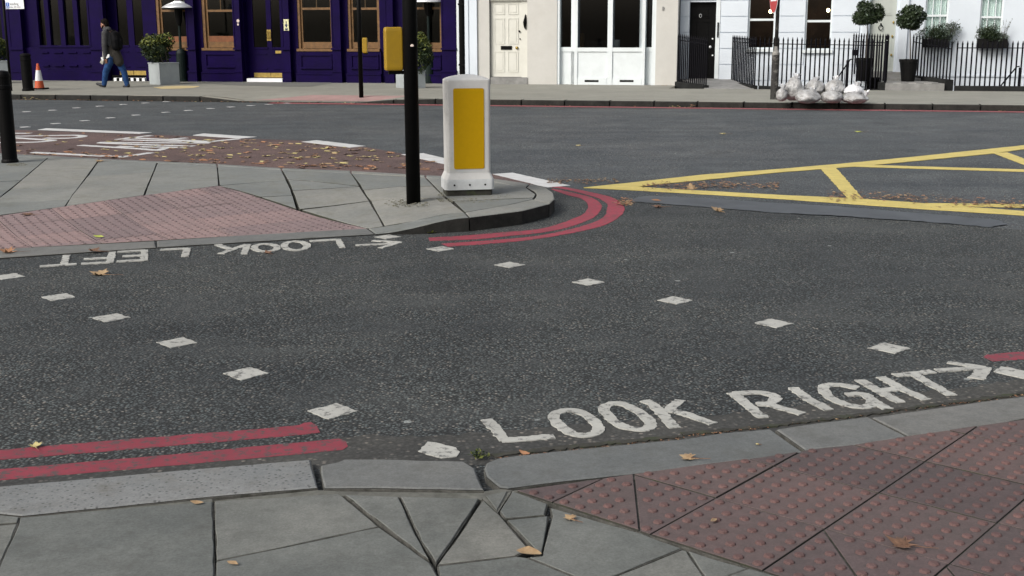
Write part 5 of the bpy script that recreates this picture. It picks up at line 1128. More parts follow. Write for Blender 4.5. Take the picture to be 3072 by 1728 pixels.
bol = near_thing('traffic_bollard', 'white plastic traffic bollard with a large yellow panel on the island tip', 'bollard', (P.x, P.y + 0.12, 0.12), R(10))
H = ZV('n', 1400, 224, P) - 0.12
m = MB(); r0 = 0.03
loft(m, [rounded_ring(hw, hd, min(r0, hd * .9), z) for z, hw, hd in ((0.055, .222, .160), (0.06, .225, .163), (0.15, .223, .161), (0.190, .206, .144), (0.205, .200, .139), (0.22, .199, .139), (H - .062, .201, .139), (H - .050, .2005, .1385), (H - .042, .196, .134), (H - .022, .150, .098), (H - .006, .08, .052), (H, .02, .014))])
o = m.build('body', MA['bwhite'], bol, smooth=False)
m = MB(); loft(m, [rounded_ring(hw, hd, .035, z) for z, hw, hd in ((0.056, .2265, .1645), (0.13, .2262, .1642), (0.15, .2240, .1620))]); m.build('skirt', MA['bskirt'], bol)
m = MB(); loft(m, [rounded_ring(.21, .15, .03, -0.03), rounded_ring(.21, .15, .03, 0.06)]); m.build('base_frame', MA['joint'], bol)
def plate(m, w2, z0, z1, y, r_, th=0.004, n=5):
    cz = (z0 + z1) / 2; rg = [(p[0], y, cz + p[1]) for p in rounded_ring(w2, (z1 - z0) / 2, r_, 0, n)]; rg2 = [(p[0], y - th, p[2]) for p in rg]; k = len(rg)
    m.add(rg + rg2, [tuple(range(k, 2 * k)), *[(i, (i + 1) % k, k + (i + 1) % k, k + i) for i in range(k)]])
zt1 = H * (1345 - 247) / (1345 - 85) + 0.02; zt0 = H * (1345 - 1085) / (1345 - 85) + 0.02
for sgn in (1, -1):
    m = MB(); plate(m, 0.138, zt0, zt1, -0.1395, 0.016); ob = m.build('yellow_panel', MA['byellow'], bol)
    if sgn < 0: ob.rotation_euler = (0, 0, math.pi)
for x in (-.14, 0.0, .14):
    m = MB(); m.tube([(x, -.1635, 0.10), (x, -.168, 0.10)], 0.009, 8); m.build('fixing_bolt', MA['black'], bol)
# near signal pole with push-button box
P = G('n', 1239, 606, 0.118)
pole = near_thing('signal_pole', 'tall black pole with yellow push button box beside the white bollard', 'pole', (P.x, P.y + 0.06, 0.115), 0)
m = MB(); m.tube([(0, 0, -0.05), (0, 0, 3.6)], 0.0625, 24); m.build('shaft', MA['black'], pole, smooth=True)
m = MB(); m.tube([(0.0, -0.0, 2.6), (0, 0, 2.66)], 0.075, 20); m.build('pole_collar', MA['black'], pole)
MA['boxyellow'] = simple('yellow_plastic', (0.30, 0.18, 0.002), 0.5, 0.08, 12, dirt=(0.2, 0.13, 0.01), dirt_amt=0.4)
def button_box(parent, cx, cy, z0, z1, w__, dp_, rot, zoff=0):
    m = MB(); loft(m, [rounded_ring(w__ / 2 - e, dp_ / 2 - e, 0.014, z) for z, e in ((z0, .012), (z0 + .01, .002), (z0 + .03, 0), (z1 - .03, 0), (z1 - .008, .003), (z1, .014))])
    ob = m.build('button_box', MA['boxyellow'], parent, origin=(0, 0, 0)); ob.location = (cx, cy, 0); ob.rotation_euler = (0, 0, rot)
    m = MB(); m.box(-w__ * .3, w__ * .6, -dp_ * .25, dp_ * .25, z0 - .03, z0 - .001); q = m.build('mount', MA['black'], parent, origin=(0, 0, 0)); q.location = (cx, cy, 0); q.rotation_euler = (0, 0, rot)
zb_, zt_ = ZV('n', 1185, 213, P) - .115, ZV('n', 1185, 81, P) - .115
button_box(pole, -0.148, 0.02, zb_, zt_, 0.155, 0.11, R(14))
m = MB(); m.lathe(0.02, -0.062, [(0.012, (zb_ + zt_) / 2 + 0.02), (0.016, (zb_ + zt_) / 2 + .028), (0.008, (zb_ + zt_) / 2 + .04)], 6, sy=0.2); m.build('torn_sticker', MA['sticker'], pole)
# far push-button post
s0, d0 = FG('n', 1084, 287); P = FW(s0, d0, PZ)
fp_ = far_thing('signal_pole', 'thin black post with yellow push button box before the pub windows', 'pole', s0, d0)
m = MB(); m.tube([(s0, d0, PZ - .05), (s0, d0, 3.6)], 0.05, 14); m.build('shaft', MA['black'], fp_, smooth=True)
z0_, z1_ = FP('z3', 380, 640, d0)[1] - PZ, FP('z3', 380, 455, d0)[1] - PZ
ORG[fp_.as_pointer()] = (0, 0, 0); button_box(fp_, 0.12, 0.0, z0_, z1_, 0.11, 0.10, R(10))
# bollards
def bollard(label, loc, h, r_, grp=None):
    t = near_thing('black_bollard', label, 'bollard', loc, 0, grp)
    m = MB(); m.lathe(0, 0, [(r_ * 1.0, -0.05), (r_ * 1.0, h * .8), (r_ * 1.08, h * .81), (r_ * 1.08, h * .84), (r_ * .98, h * .85), (r_ * .98, h * .92), (r_ * 1.05, h * .93), (r_ * 1.02, h * .96), (r_ * .8, h * .99), (r_ * .3, h)], 24); m.build('shaft', MA['black'], t, smooth=False)
    m = MB(); m.lathe(0, 0, [(r_ * 1.15, -0.03), (r_ * 1.15, 0.04), (r_ * 1.02, 0.06)], 24); m.build('foot', MA['black'], t)
P = G('n', 22, 492, 0.11); bollard('black bollard cut by the left edge, standing on the island flags', (P.x, P.y + .08, 0.1), ZV('n', 10, 212, P) - .1, 0.082)
P = FW(*FG('z1', 322, 1100), PZ); bollard('black bollard beside the orange traffic cone', (P.x, P.y + .1, PZ), ZV('z1', 290, 645, P) - PZ, 0.125)
# traffic cone
P = FW(*FG('z1', 458, 1080), PZ); ch = ZV('z1', 445, 768, P) - PZ
MA['orange'] = simple('orange_plastic', (0.50, 0.075, 0.015), 0.5, 0.12, 12, dirt=(0.25, 0.05, 0.02)); MA['conewhite'] = simple('white_reflective_sleeve', (0.62, 0.64, 0.66), 0.45, 0.06, 10)
cone = near_thing('traffic_cone', 'orange traffic cone with a white band on the far pavement', 'cone', (P.x, P.y + .12, PZ), FA + 0.2)
r1, r2 = 0.125, 0.028; rz = lambda z: r1 + (r2 - r1) * z / ch
m = MB(); m.lathe(0, 0, [(rz(0.03), 0.03), (rz(ch * .98), ch * .98), (0.02, ch)], 20); m.build('cone_body', MA['orange'], cone)
m = MB(); m.lathe(0, 0, [(rz(ch * .33) + .003, ch * .33), (rz(ch * .74) + .003, ch * .74)], 20); m.build('reflective_sleeve', MA['conewhite'], cone)
m = MB(); loft(m, [rounded_ring(.18, .18, .03, 0.0), rounded_ring(.175, .175, .03, 0.035)]); m.build('cone_base', MA['black'], cone)
# parking sign post
def text_mesh(body, size, mat, parent, loc, rot, name='lettering', depth=0.001):
    cu = bpy.data.curves.new('txt', 'FONT'); cu.body = body; cu.size = size; cu.extrude = depth; tmp = bpy.data.objects.new('txt', cu); col.objects.link(tmp)
    dg = bpy.context.evaluated_depsgraph_get(); me = bpy.data.meshes.new_from_object(tmp.evaluated_get(dg)); bpy.data.objects.remove(tmp)
    me.materials.clear(); me.materials.append(mat); o = bpy.data.objects.new(name, me); col.objects.link(o); o.parent = parent; o.location = loc; o.rotation_euler = rot; return o
s0, d0 = FG('z1', 135, 1098); P = FW(s0, d0, PZ)
sgn = far_thing('sign_post', 'slim black post with small white loading bay sign at the left edge', 'sign', s0, d0)
m = MB(); m.tube([(s0, d0, PZ - .05), (s0, d0, 2.9)], 0.032, 12); m.build('post', MA['black'], sgn, smooth=True)
a, b, z0, z1 = RC('z1', 55, -60, 262, 108, d0 - .045); z1 = FP('z1', 150, -60, d0 - .045)[1]; z0 = FP('z1', 150, 108, d0 - .045)[1]
a += 0.03; b += 0.06
m = MB(); m.box(a, b, d0 - .05, d0 - .042, z0, z1); pl = m.build('sign_plate', MA['brightwhite'], sgn)
MA['blue'] = simple('blue_sign_film', (0.02, 0.12, 0.45), 0.5, 0.05, 5); MA['ink'] = simple('black_sign_film', (0.02, 0.03, 0.04), 0.5, 0.1, 5)
h = z1 - z0; k = h / 168.0
m = MB(); m.box(a + 0.01, a + 0.01 + 46 * k, d0 - .0525, d0 - .0502, z0 + 6 * k, z0 + 78 * k); ic = m.build('wheelchair_symbol', MA['blue'], pl)
cx_ = a + .01 + 23 * k
m = MB(); m.ball((cx_, d0 - .0535, z0 + 62 * k), 6 * k, .001, 6 * k); m.tube([(cx_, d0 - .054, z0 + 54 * k), (cx_ - 2 * k, d0 - .054, z0 + 34 * k), (cx_ + 10 * k, d0 - .054, z0 + 32 * k), (cx_ + 14 * k, d0 - .054, z0 + 16 * k)], 3 * k, 5); m.tube([(cx_ - 3 * k + 12 * k * math.cos(t), d0 - .054, z0 + 24 * k + 12 * k * math.sin(t)) for t in [i * .5 + 1.9 for i in range(9)]], 2.2 * k, 5); m.build('symbol_figure', MA['brightwhite'], ic)
o0 = ORG[sgn.as_pointer()]
text_mesh('loading', 44 * k, MA['ink'], pl, (a + .01 + 54 * k - o0[0], d0 - .0515 - o0[1], z0 + 46 * k - o0[2]), (math.pi / 2, 0, 0))
text_mesh('max 20 mins', 30 * k, MA['ink'], pl, (a + .01 + 52 * k - o0[0], d0 - .0515 - o0[1], z0 + 14 * k - o0[2]), (math.pi / 2, 0, 0))
# no-entry sign pole
s0, d0 = FG('z5', 1497, 1200); P = FW(s0, d0, PZ); Z = lambda y: FP('z5', 1500, y, d0)[1]
nes = far_thing('sign_pole', 'black lamp pole with peeling base carrying a red no entry disc', 'sign', s0, d0)
MA['peel'] = simple('peeling_black_paint', (0.018, 0.017, 0.016), 0.7, 0.4, 10, dirt=(0.24, 0.23, 0.21), dirt_amt=0.9)
MA['peel2'] = simple('chipped_grey_paint', (0.20, 0.195, 0.18), 0.7, 0.4, 14, dirt=(0.03, 0.03, 0.03), dirt_amt=0.8)
m = MB(); m.lathe(s0, d0, [(0.085, PZ - .03), (0.08, PZ + .02), (0.078, Z(660)), (0.074, Z(655))], 20); m.build('base_sleeve', MA['peel'], nes)
m = MB(); m.lathe(s0, d0, [(0.08, Z(662)), (0.078, Z(640)), (0.045, Z(600)), (0.04, Z(560))], 20); m.build('collar', MA['peel2'], nes)
m = MB(); m.tube([(s0, d0, Z(600)), (s0, d0, 3.6)], 0.038, 14); m.build('shaft', MA['peel'], nes, smooth=True)
MA['signred'] = simple('red_sign_film', (0.40, 0.03, 0.035), 0.45, 0.08, 6)
sx, zlow = FP('z5', 1492, 162, d0); RD = 0.30; zc_ = zlow + RD
disc = bpy.data.objects.new('sign_disc', None)
def disc_mesh(name, r_, y0, y1, mat, parent):
    m = MB(); m.tube([(0, y0, 0), (0, y1, 0)], r_, 40); ob = bpy.data.objects.new(name, m.mesh(name, mat)); col.objects.link(ob); ob.parent = parent; return ob
bk = disc_mesh('sign_disc', RD, 0.0, 0.006, MA['brightwhite'], nes); bk.location = (sx - s0 - 0.005, -0.10, zc_ - PZ); bk.rotation_euler = (0, 0, R(-73) + 0.0)
fr_ = disc_mesh('red_face', RD - 0.012, -0.002, -0.0001, MA['signred'], bk)
m = MB(); m.box(-0.22, 0.22, -0.0045, -0.0021, -0.055, 0.055); q = bpy.data.objects.new('white_bar', m.mesh('white_bar', MA['brightwhite'])); col.objects.link(q); q.parent = bk

# ================================================================== RUBBISH BAGS
from mathutils import noise as mn
def bagmat():
    m, nt, b = newmat('translucent_grey_sack'); p = pos(nt)
    n1 = noise(nt, p, 9, 5, 0.7); cc = ramp(nt, [(0.3, (0.16, 0.155, 0.15)), (0.5, (0.30, 0.30, 0.30)), (0.7, (0.43, 0.44, 0.45))], n1)
    sp_ = voro(nt, p, 14); cc = mix(nt, ramp(nt, [(0.08, 0.3), (0.2, 0.0)], sp_.outputs['Distance']), cc, (0.15, 0.13, 0.12))
    nt.links.new(cc, b.inputs['Base Color']); b.inputs['Roughness'].default_value = 0.42; b.inputs['Specular IOR Level'].default_value = 0.5
    n2 = noise(nt, p, 22, 5, 0.7); bump(nt, b, n2, 0.45, 0.02); return m
MA['bag'] = bagmat(); MA['bagw'] = simple('white_sack_plastic', (0.58, 0.59, 0.61), 0.4, 0.12, 10, bmp=0.2)
def bag(label, cx, cy, rx, ry, back, seed, knot=None, mat='bag'):
    rn = random.Random(seed); yb = min(cy + ry, 830) if back == 0 else cy + ry
    d0 = FG('zm', cx, 815)[1] + back; s0, zc_ = FP('zm', cx, cy, d0)
    P = FW(s0, d0, PZ); k = 8.05 * FPX / P.y; a, c = rx / k * 1.07, ry / k * 1.06
    z0 = max(PZ, zc_ - c) if back > 0 else PZ; zc_ = z0 + c
    t = far_thing('rubbish_bag', label, 'bag', s0, d0, z0, 'rubbish bags piled by the sign pole')
    bm = bmesh.new(); bmesh.ops.create_icosphere(bm, subdivisions=5, radius=1.0); sd_ = Vector((seed * 7.3, seed * 3.1, seed))
    for v_ in bm.verts:
        u = v_.co.normalized(); n1 = mn.noise(u * 1.5 + sd_) * .14; ridg = (0.5 - abs(mn.noise(u * 2.6 + sd_ * 2))) * .09 + (0.5 - abs(mn.noise(Vector((u.x * 8, u.y * 8, u.z * 3)) + sd_))) * .03 + (0.5 - abs(mn.noise(u * 14 + sd_))) * .006
        q = u * (1 + n1 + ridg - 0.1); q.z = max(q.z, -0.93) if q.z < 0 else q.z
        sag = 1.0 - 0.16 * q.z; v_.co = Vector((q.x * a * sag, q.y * min(a, 0.27) * sag, q.z * c))
    me = bpy.data.meshes.new('sack'); bm.to_mesh(me); bm.free(); me.materials.append(MA[mat]); me.polygons.foreach_set('use_smooth', [True] * len(me.polygons))
    o = bpy.data.objects.new('sack', me); col.objects.link(o); o.parent = t; o.location = (0, 0, c)
    kx, kz = knot or (0.1, 0.95); m = MB(); pts = [(kx * a, 0, kz * 2 * c * .95 - c * .0)]
    base = Vector((kx * a, -0.05, 2 * c * kz))
    for i in range(7):
        ang = i * 0.9 + seed; tip = base + Vector((math.cos(ang) * .07, math.sin(ang) * .05, .07 * rn.uniform(.4, 1.1)))
        side_ = Vector((-math.sin(ang), math.cos(ang), 0)) * .035; m.add([base - Vector((0, 0, .05)), tip + side_, tip - side_ * .8 + Vector((0, 0, .02))], [(0, 1, 2)])
    m.build('tied_neck', MA['bagw'], t, origin=(0, 0, 0))
bag('grey rubbish bag squeezed low against the sign pole', 370, 590, 130, 165, 0.10, 1)
bag('largest grey rubbish bag, standing tall near the pole', 655, 460, 245, 275, 0.28, 2, (0.2, 0.97))
bag('pale rubbish bag in the back row, second from the pole', 1155, 420, 235, 185, 0.45, 3)
bag('pale rubbish bag at the front with a dark tear on top', 1000, 640, 300, 165, 0.0, 4, (0.3, 0.9))
bag('tall grey rubbish bag in the back row, farthest right', 1640, 440, 245, 205, 0.42, 5)
bag('grey rubbish bag in the middle of the front row', 1570, 670, 265, 160, 0.0, 6, (0.2, 0.95))
bag('white rubbish bag lying on top of the right end bag', 2100, 490, 225, 135, 0.14, 7, (0.3, 0.95), 'bagw')
bag('flattened grey rubbish bag at the right end of the front row', 2130, 715, 300, 125, 0.0, 8, (0.75, 0.85))

# ================================================================== WALKING MAN
MA['skin'] = simple('skin', (0.30, 0.15, 0.10), 0.55, 0.08, 20)
MA['hair'] = simple('dark_hair', (0.006, 0.004, 0.0035), 0.8, 0.3, 40, spec=0.08)
MA['coat'] = simple('grey_wool_coat', (0.058, 0.058, 0.060), 0.9, 0.2, 20, dirt=(0.02, 0.02, 0.02), spec=0.1)
MA['coatdark'] = simple('dark_lower_coat', (0.022, 0.019, 0.015), 0.9, 0.3, 20)
MA['jeans'] = simple('blue_denim', (0.020, 0.055, 0.155), 0.85, 0.4, 12, dirt=(0.05, 0.115, 0.26), dirt_amt=0.5, spec=0.1)
MA['shoe'] = simple('dark_trainers', (0.012, 0.013, 0.018), 0.6, 0.3, 10)
MA['pack'] = simple('black_nylon', (0.005, 0.005, 0.006), 0.75, 0.4, 10, spec=0.1)
MA['paper'] = simple('white_paper', (0.66, 0.67, 0.68), 0.8, 0.05, 6); MA['beige'] = simple('beige_lining', (0.30, 0.285, 0.25), 0.85, 0.1, 6)
s0, d0 = FG('n', 342, 262); K_ = 721.0
man = far_thing('person', 'person in grey coat and blue jeans striding left past the purple pub', 'person', s0, d0); ORG[man.as_pointer()] = (0, 0, 0)
def mp(x, y, dep=0.0): return Vector(((x - 430) / K_, dep, (1352 - y) / K_))
def remeshed(name, m, mat, parent, vox=0.012, it=6):
    o = m.build(name, mat, parent, origin=(0, 0, 0)); r_ = o.modifiers.new('remesh', 'REMESH'); r_.mode = 'VOXEL'; r_.voxel_size = vox; r_.use_smooth_shade = True
    sm = o.modifiers.new('smooth', 'SMOOTH'); sm.iterations = it; sm.factor = 0.5; return o
def limb(m, pts, rad, n=10):
    pts = [Vector(p) for p in pts]
    for p, r_ in zip(pts, rad): m.ball(p, r_, r_, r_, 10, 0, 6)
    m.tube(pts, list(rad), n)
hA, hB = -0.09, 0.09       # near side / far side depth
b = MB()
b.ball(mp(325, 175), .095, .075, .115); b.ball(mp(300, 215), .07, .06, .075); b.ball(mp(256, 208), .016, .012, .02); b.ball(mp(278, 258), .03, .03, .022); b.ball(mp(325, 205, -.075), .018, .012, .03); b.ball(mp(325, 205, .075), .018, .012, .03)
limb(b, [mp(345, 250), mp(372, 310)], [.058, .065]); limb(b, [mp(385, 360), mp(400, 560), mp(440, 780)], [.13, .13, .12])
for dep, pts in ((-.20, [mp(395, 345, -.17), mp(392, 590, -.21), mp(392, 800, -.2)]), (.20, [mp(395, 345, .17), mp(360, 590, .2), mp(300, 760, .2)])):
    limb(b, pts, [.055, .042, .03]); h = pts[2]
    b.ball((h.x + .005, h.y, h.z - .055), .038, .020, .05)                                     # palm
    for k in range(4):
        o_ = Vector((h.x - .024 + k * .016, h.y, h.z - .095)); limb(b, [o_, o_ + Vector((.004, .012, -.030)), o_ + Vector((-.012, .024, -.050 + .004 * abs(k - 1.5)))], [.0095, .009, .008], 6)
    limb(b, [Vector((h.x - .03, h.y, h.z - .04)), Vector((h.x - .055, h.y + .004, h.z - .07)), Vector((h.x - .05, h.y + .012, h.z - .095))], [.012, .010, .009], 6)
limb(b, [mp(430, 830, hA), mp(315, 1070, hA), mp(258, 1290, hA)], [.085, .055, .04]); limb(b, [mp(500, 830, hB), mp(630, 1070, hB), mp(672, 1300, hB)], [.085, .055, .04])
remeshed('body', b, MA['skin'], man, 0.0085, 3)
m = MB(); m.ball(mp(335, 160), .105, .083, .105); m.ball(mp(372, 195), .06, .07, .085); m.ball(mp(290, 128), .055, .06, .03); remeshed('hair', m, MA['hair'], man, 0.011, 3)
m = MB(); m.ball(mp(285, 262), .032, .055, .03); m.ball(mp(308, 235, -.06), .02, .014, .04); remeshed('beard', m, MA['hair'], man, 0.009, 2)
m = MB(); limb(m, [mp(455, 800, hA * .8), mp(318, 1070, hA), mp(270, 1290, hA)], [.115, .082, .066]); limb(m, [mp(505, 800, hB * .8), mp(628, 1080, hB), mp(668, 1300, hB)], [.115, .082, .066]); limb(m, [mp(455, 780, -.05), mp(495, 780, .05)], [.13, .13]); remeshed('jeans', m, MA['jeans'], man, 0.013)
m = MB(); limb(m, [mp(372, 330, 0), mp(410, 420), mp(410, 580), mp(440, 720)], [.10, .15, .145, .155])
limb(m, [mp(390, 345, -.13), mp(400, 350, .13)], [.085, .085]); limb(m, [mp(345, 282), mp(390, 300)], [.085, .10])
limb(m, [mp(392, 355, -.17), mp(388, 590, -.22), mp(392, 790, -.205)], [.082, .07, .055]); limb(m, [mp(395, 355, .17), mp(358, 590, .21), mp(305, 750, .205)], [.082, .07, .055])
remeshed('coat', m, MA['coat'], man, 0.013)
m = MB(); limb(m, [mp(420, 620), mp(445, 790)], [.155, .185]); limb(m, [mp(395, 760), mp(372, 890, -.05)], [.16, .125]); limb(m, [mp(500, 740), mp(575, 880, 0)], [.155, .125]); remeshed('coat_skirt', m, MA['coatdark'], man, 0.014)
m = MB(); m.add([mp(305, 640, -.12), mp(330, 640, -.14), mp(320, 850, -.13), mp(285, 930, -.12), mp(220, 890, -.10), mp(290, 800, -.11)], [(0, 1, 2, 3, 4, 5)]); o = m.build('coat_lining', MA['beige'], man, origin=(0, 0, 0)); sl = o.modifiers.new('t', 'SOLIDIFY'); sl.thickness = 0.012
for dep, heel, toe in ((hA, mp(275, 1318, hA), mp(125, 1285, hA)), (hB, mp(690, 1330, hB), mp(600, 1338, hB))):
    m = MB(); limb(m, [heel, (heel + toe) / 2 + Vector((0, 0, -.004)), toe], [.05, .048, .036]); u = (toe - heel).normalized()
    m.ball(heel + Vector((0, 0, .03)), .05, .045, .05); remeshed('shoe', m, MA['shoe'], man, 0.011, 3)
bp = far_thing('backpack', 'black backpack on the back of the walking person', 'backpack', s0, d0); ORG[bp.as_pointer()] = (0, 0, 0)
m = MB(); limb(m, [mp(530, 390, -.06), mp(560, 480, -.07), mp(560, 600, -.07)], [.10, .115, .105]); limb(m, [mp(530, 390, .06), mp(560, 480, .07), mp(560, 600, .07)], [.10, .115, .105]); remeshed('bag_body', m, MA['pack'], bp, 0.013)
m = MB(); limb(m, [mp(620, 500, 0), mp(615, 600, 0)], [.075, .075]); remeshed('front_pocket', m, MA['pack'], bp, 0.013)
for dep in (-.13, .13): m = MB(); m.tube([mp(520, 330, dep * .8), mp(440, 290, dep), mp(330, 380, dep), mp(330, 500, dep * 1.15), mp(450, 600, dep * 1.2)], 0.018, 6); m.build('strap', MA['pack'], bp, origin=(0, 0, 0))
fpaper = far_thing('folded_paper', 'white folded paper held in the hand of the walking person', 'paper', s0, d0); ORG[fpaper.as_pointer()] = (0, 0, 0)
m = MB(); pp = [mp(312, 800, -.255), mp(350, 780, -.262), mp(372, 840, -.265), mp(340, 865, -.258)]; m.add(pp + [p + Vector((0, .014, 0)) for p in pp], [(0, 1, 2, 3), (7, 6, 5, 4), (0, 4, 5, 1), (1, 5, 6, 2), (2, 6, 7, 3), (3, 7, 4, 0)])
pp = [mp(420, 800, -.25), mp(470, 735, -.258), mp(498, 740, -.262), mp(490, 790, -.26), mp(430, 815, -.252)]; m.add(pp + [p + Vector((0, .012, 0)) for p in pp], [(0, 1, 2, 3, 4), (9, 8, 7, 6, 5)] + [(i, 5 + i, 5 + (i + 1) % 5, (i + 1) % 5) for i in range(5)]); m.build('sheet', MA['paper'], fpaper, origin=(0, 0, 0))

# ================================================================== FALLEN LEAVES
MA['lf_tan'] = leafmat('tan_dry_leaf', (0.19, 0.125, 0.07), (0.30, 0.205, 0.115), (0.40, 0.30, 0.18), scale=30)
MA['lf_brown'] = leafmat('brown_dry_leaf', (0.075, 0.040, 0.026), (0.135, 0.075, 0.048), (0.20, 0.115, 0.07), scale=30)
MA['lf_yellow'] = leafmat('yellow_leaf', (0.30, 0.25, 0.10), (0.42, 0.355, 0.155), (0.52, 0.46, 0.25), scale=30)
MA['lf_green'] = leafmat('green_yellow_leaf', (0.20, 0.25, 0.04), (0.34, 0.38, 0.08), (0.42, 0.42, 0.14), scale=30)
MA['lf_orange'] = leafmat('orange_leaf', (0.20, 0.095, 0.05), (0.30, 0.15, 0.08), (0.38, 0.22, 0.12), scale=30)
MAPLE = [(0, -.5), (.07, -.12), (.30, -.30), (.26, -.10), (.50, -.02), (.30, .10), (.40, .32), (.18, .24), (.12, .38), (0, .55), (-.12, .38), (-.18, .24), (-.40, .32), (-.30, .10), (-.50, -.02), (-.26, -.10), (-.30, -.30), (-.07, -.12)]
OVAL = [(0, -.5), (.12, -.36), (.20, -.15), (.22, .05), (.16, .27), (.06, .43), (0, .5), (-.06, .43), (-.16, .27), (-.22, .05), (-.20, -.15), (-.12, -.36)]
def leaf_verts(shape, size, rn, curl=0.25, flat=1.0):
    k = [(x * rn.uniform(.85, 1.15), y * rn.uniform(.88, 1.12)) for x, y in shape]
    curl *= .55; f1, f2 = rn.uniform(.03, max(.04, curl)), rn.uniform(-.05, max(0, curl))
    z = lambda x, y: (f1 * x * x * 2 + f2 * y * y + .05 * math.sin(7 * x + 3 * y)) * flat
    mid = [(x * .5, y * .55) for x, y in k]
    V = [(0, 0, z(0, 0))] + [(x, y, z(x, y)) for x, y in mid] + [(x, y, z(x, y)) for x, y in k]; n = len(k)
    zmin = min(v[2] for v in V); V = [(x * size, y * size, (zz - zmin) * size) for x, y, zz in V]
    F = [(0, 1 + i, 1 + (i + 1) % n) for i in range(n)] + [(1 + i, 1 + n + i, 1 + n + (i + 1) % n, 1 + (i + 1) % n) for i in range(n)]
    return V, F
def leaf(label, v, x, y, size, mat, rot, z=0.007, shape=MAPLE, curl=0.5, seed=1, tilt=0.0, isl_=False):
    rn = random.Random(seed)
    if isl_:
        gx, gy = GI(v, x, y); P = Vector((gx, gy, zi_(gx, gy) + .006))
    else: P = G(v, x, y, z)
    V, F = leaf_verts(shape, size * .85, rn, curl); m = MB(); m.add(V, F)
    t = near_thing('fallen_leaf', label, 'leaf', P, rot, 'single fallen leaves'); t.rotation_euler = (tilt, 0, rot)
    m.build('blade', MA[mat], t, origin=(0, 0, 0), smooth=False)
    if shape is MAPLE: m = MB(); m.tube([(0, -.1 * size, V[0][2] + .001), (.03 * size, -.55 * size, .004), (.10 * size, -.95 * size, .006)], [.0016, .0014, .001], 5); m.build('stalk', MA['lf_brown'], t, origin=(0, 0, 0))
NL = NZ + 0.005
leaf('tan leaf with a stalk lying on the kerb below LOOK RIGHT', 'ze', 45, 560, 0.085, 'lf_tan', 1.2, NL + .003, MAPLE, .4, 2)
leaf('small tan round leaf on the flags next to the tactile edge', 'zd', 1728, 1015, 0.062, 'lf_tan', 0.6, NL, MAPLE, .35, 3)
leaf('long folded tan leaf across the joints at the bottom centre', 'zd', 1420, 1275, 0.10, 'lf_tan', 1.45, NL, OVAL, 1.2, 4)
leaf('dark brown curled leaf among the red blisters', 'ze', 1660, 1215, 0.11, 'lf_brown', 1.1, NL, MAPLE, .9, 5)
leaf('small tan leaf in the crack behind the granite kerb', 'zc', 1485, 895, 0.055, 'lf_tan', 1.5, NL, OVAL, .4, 6)
leaf('yellowish crumpled leaf on the upper near red line', 'zc', 272, 470, 0.075, 'lf_yellow', 0.4, .011, MAPLE, 1.0, 7)
leaf('large tan plane leaf on the road below LOOK LEFT', 'zh', 760, 312, 0.17, 'lf_tan', 1.3, .007, MAPLE, .7, 8)
leaf('green yellow leaf by the island kerb above the red lines', 'zb', 1410, 1140, 0.15, 'lf_green', 1.9, .007, MAPLE, .8, 9)
leaf('green leaf on the pink island tactile slabs', 'za', 848, 1182, 0.11, 'lf_green', 1.4, 0, OVAL, .5, 10, 0, True)
leaf('orange brown leaf on the dropped kerb at the left edge', 'za', 75, 1315, 0.16, 'lf_orange', 1.6, 0, MAPLE, .8, 11, 0, True)
leaf('brown leaf on the kerb above the letters EFT', 'za', 815, 1305, 0.13, 'lf_brown', 1.2, 0, MAPLE, .9, 12, 0, True)
leaf('brown leaf on the second letter O of LOOK LEFT', 'za', 2300, 1315, 0.10, 'lf_brown', .5, .009, MAPLE, .8, 13)
leaf('upright tan plane leaf on the bitumen strip', 'zf', 1940, 815, 0.17, 'lf_tan', 1.2, .012, MAPLE, .9, 14, 0.25)
leaf('pale curled leaf inside the yellow box point', 'zf', 1660, 580, 0.15, 'lf_tan', .3, .006, MAPLE, 1.0, 15, 0.8)
leaf('brown leaf just below the bitumen strip start', 'zf', 1310, 775, 0.13, 'lf_brown', 1.5, .01, MAPLE, .7, 16)
leaf('orange leaf flat on the bitumen strip start', 'zf', 1290, 705, 0.11, 'lf_orange', 1.5, .012, OVAL, .3, 17)
leaf('yellow green leaf alone on the far carriageway at right', 'n', 2576, 396, 0.16, 'lf_green', 1.4, .004, MAPLE, .4, 18)
leaf('pale yellow leaf on the far carriageway above the strip', 'n', 2170, 402, 0.14, 'lf_yellow', 1.5, .004, MAPLE, .4, 19)
leaf('small pale leaf on the carriageway right of the bollard', 'n', 1735, 437, 0.10, 'lf_yellow', 1.0, .004, MAPLE, .4, 20)
leaf('brown leaf on the left part of the pink tactile slabs', 'za', 240, 990, 0.12, 'lf_brown', 1.3, 0, MAPLE, .5, 21, 0, True)
leaf('tan leaf lying at the bus lane edge of the island', 'za', 862, 530, 0.14, 'lf_tan', 1.5, 0, MAPLE, .5, 22, 0, True)
leaf('tiny yellow leaf on the kerb stone below RIGHT', 'ze', 565, 455, 0.022, 'lf_yellow', .5, NL + .003, MAPLE, .4, 23)
leaf('small brown twig leaf on a red blister slab', 'ze', 235, 1030, 0.045, 'lf_tan', 2.5, NL + .003, OVAL, 1.5, 24)
leaf('pale leaf scrap on the flag joint at bottom left', 'zc', 1755, 1352, 0.045, 'lf_tan', 1.2, NL, OVAL, .8, 25)
leaf('orange leaf against the near kerb under the letter O', 'zd', 1385, 525, 0.06, 'lf_orange', 1.0, .01, OVAL, 1.2, 26)
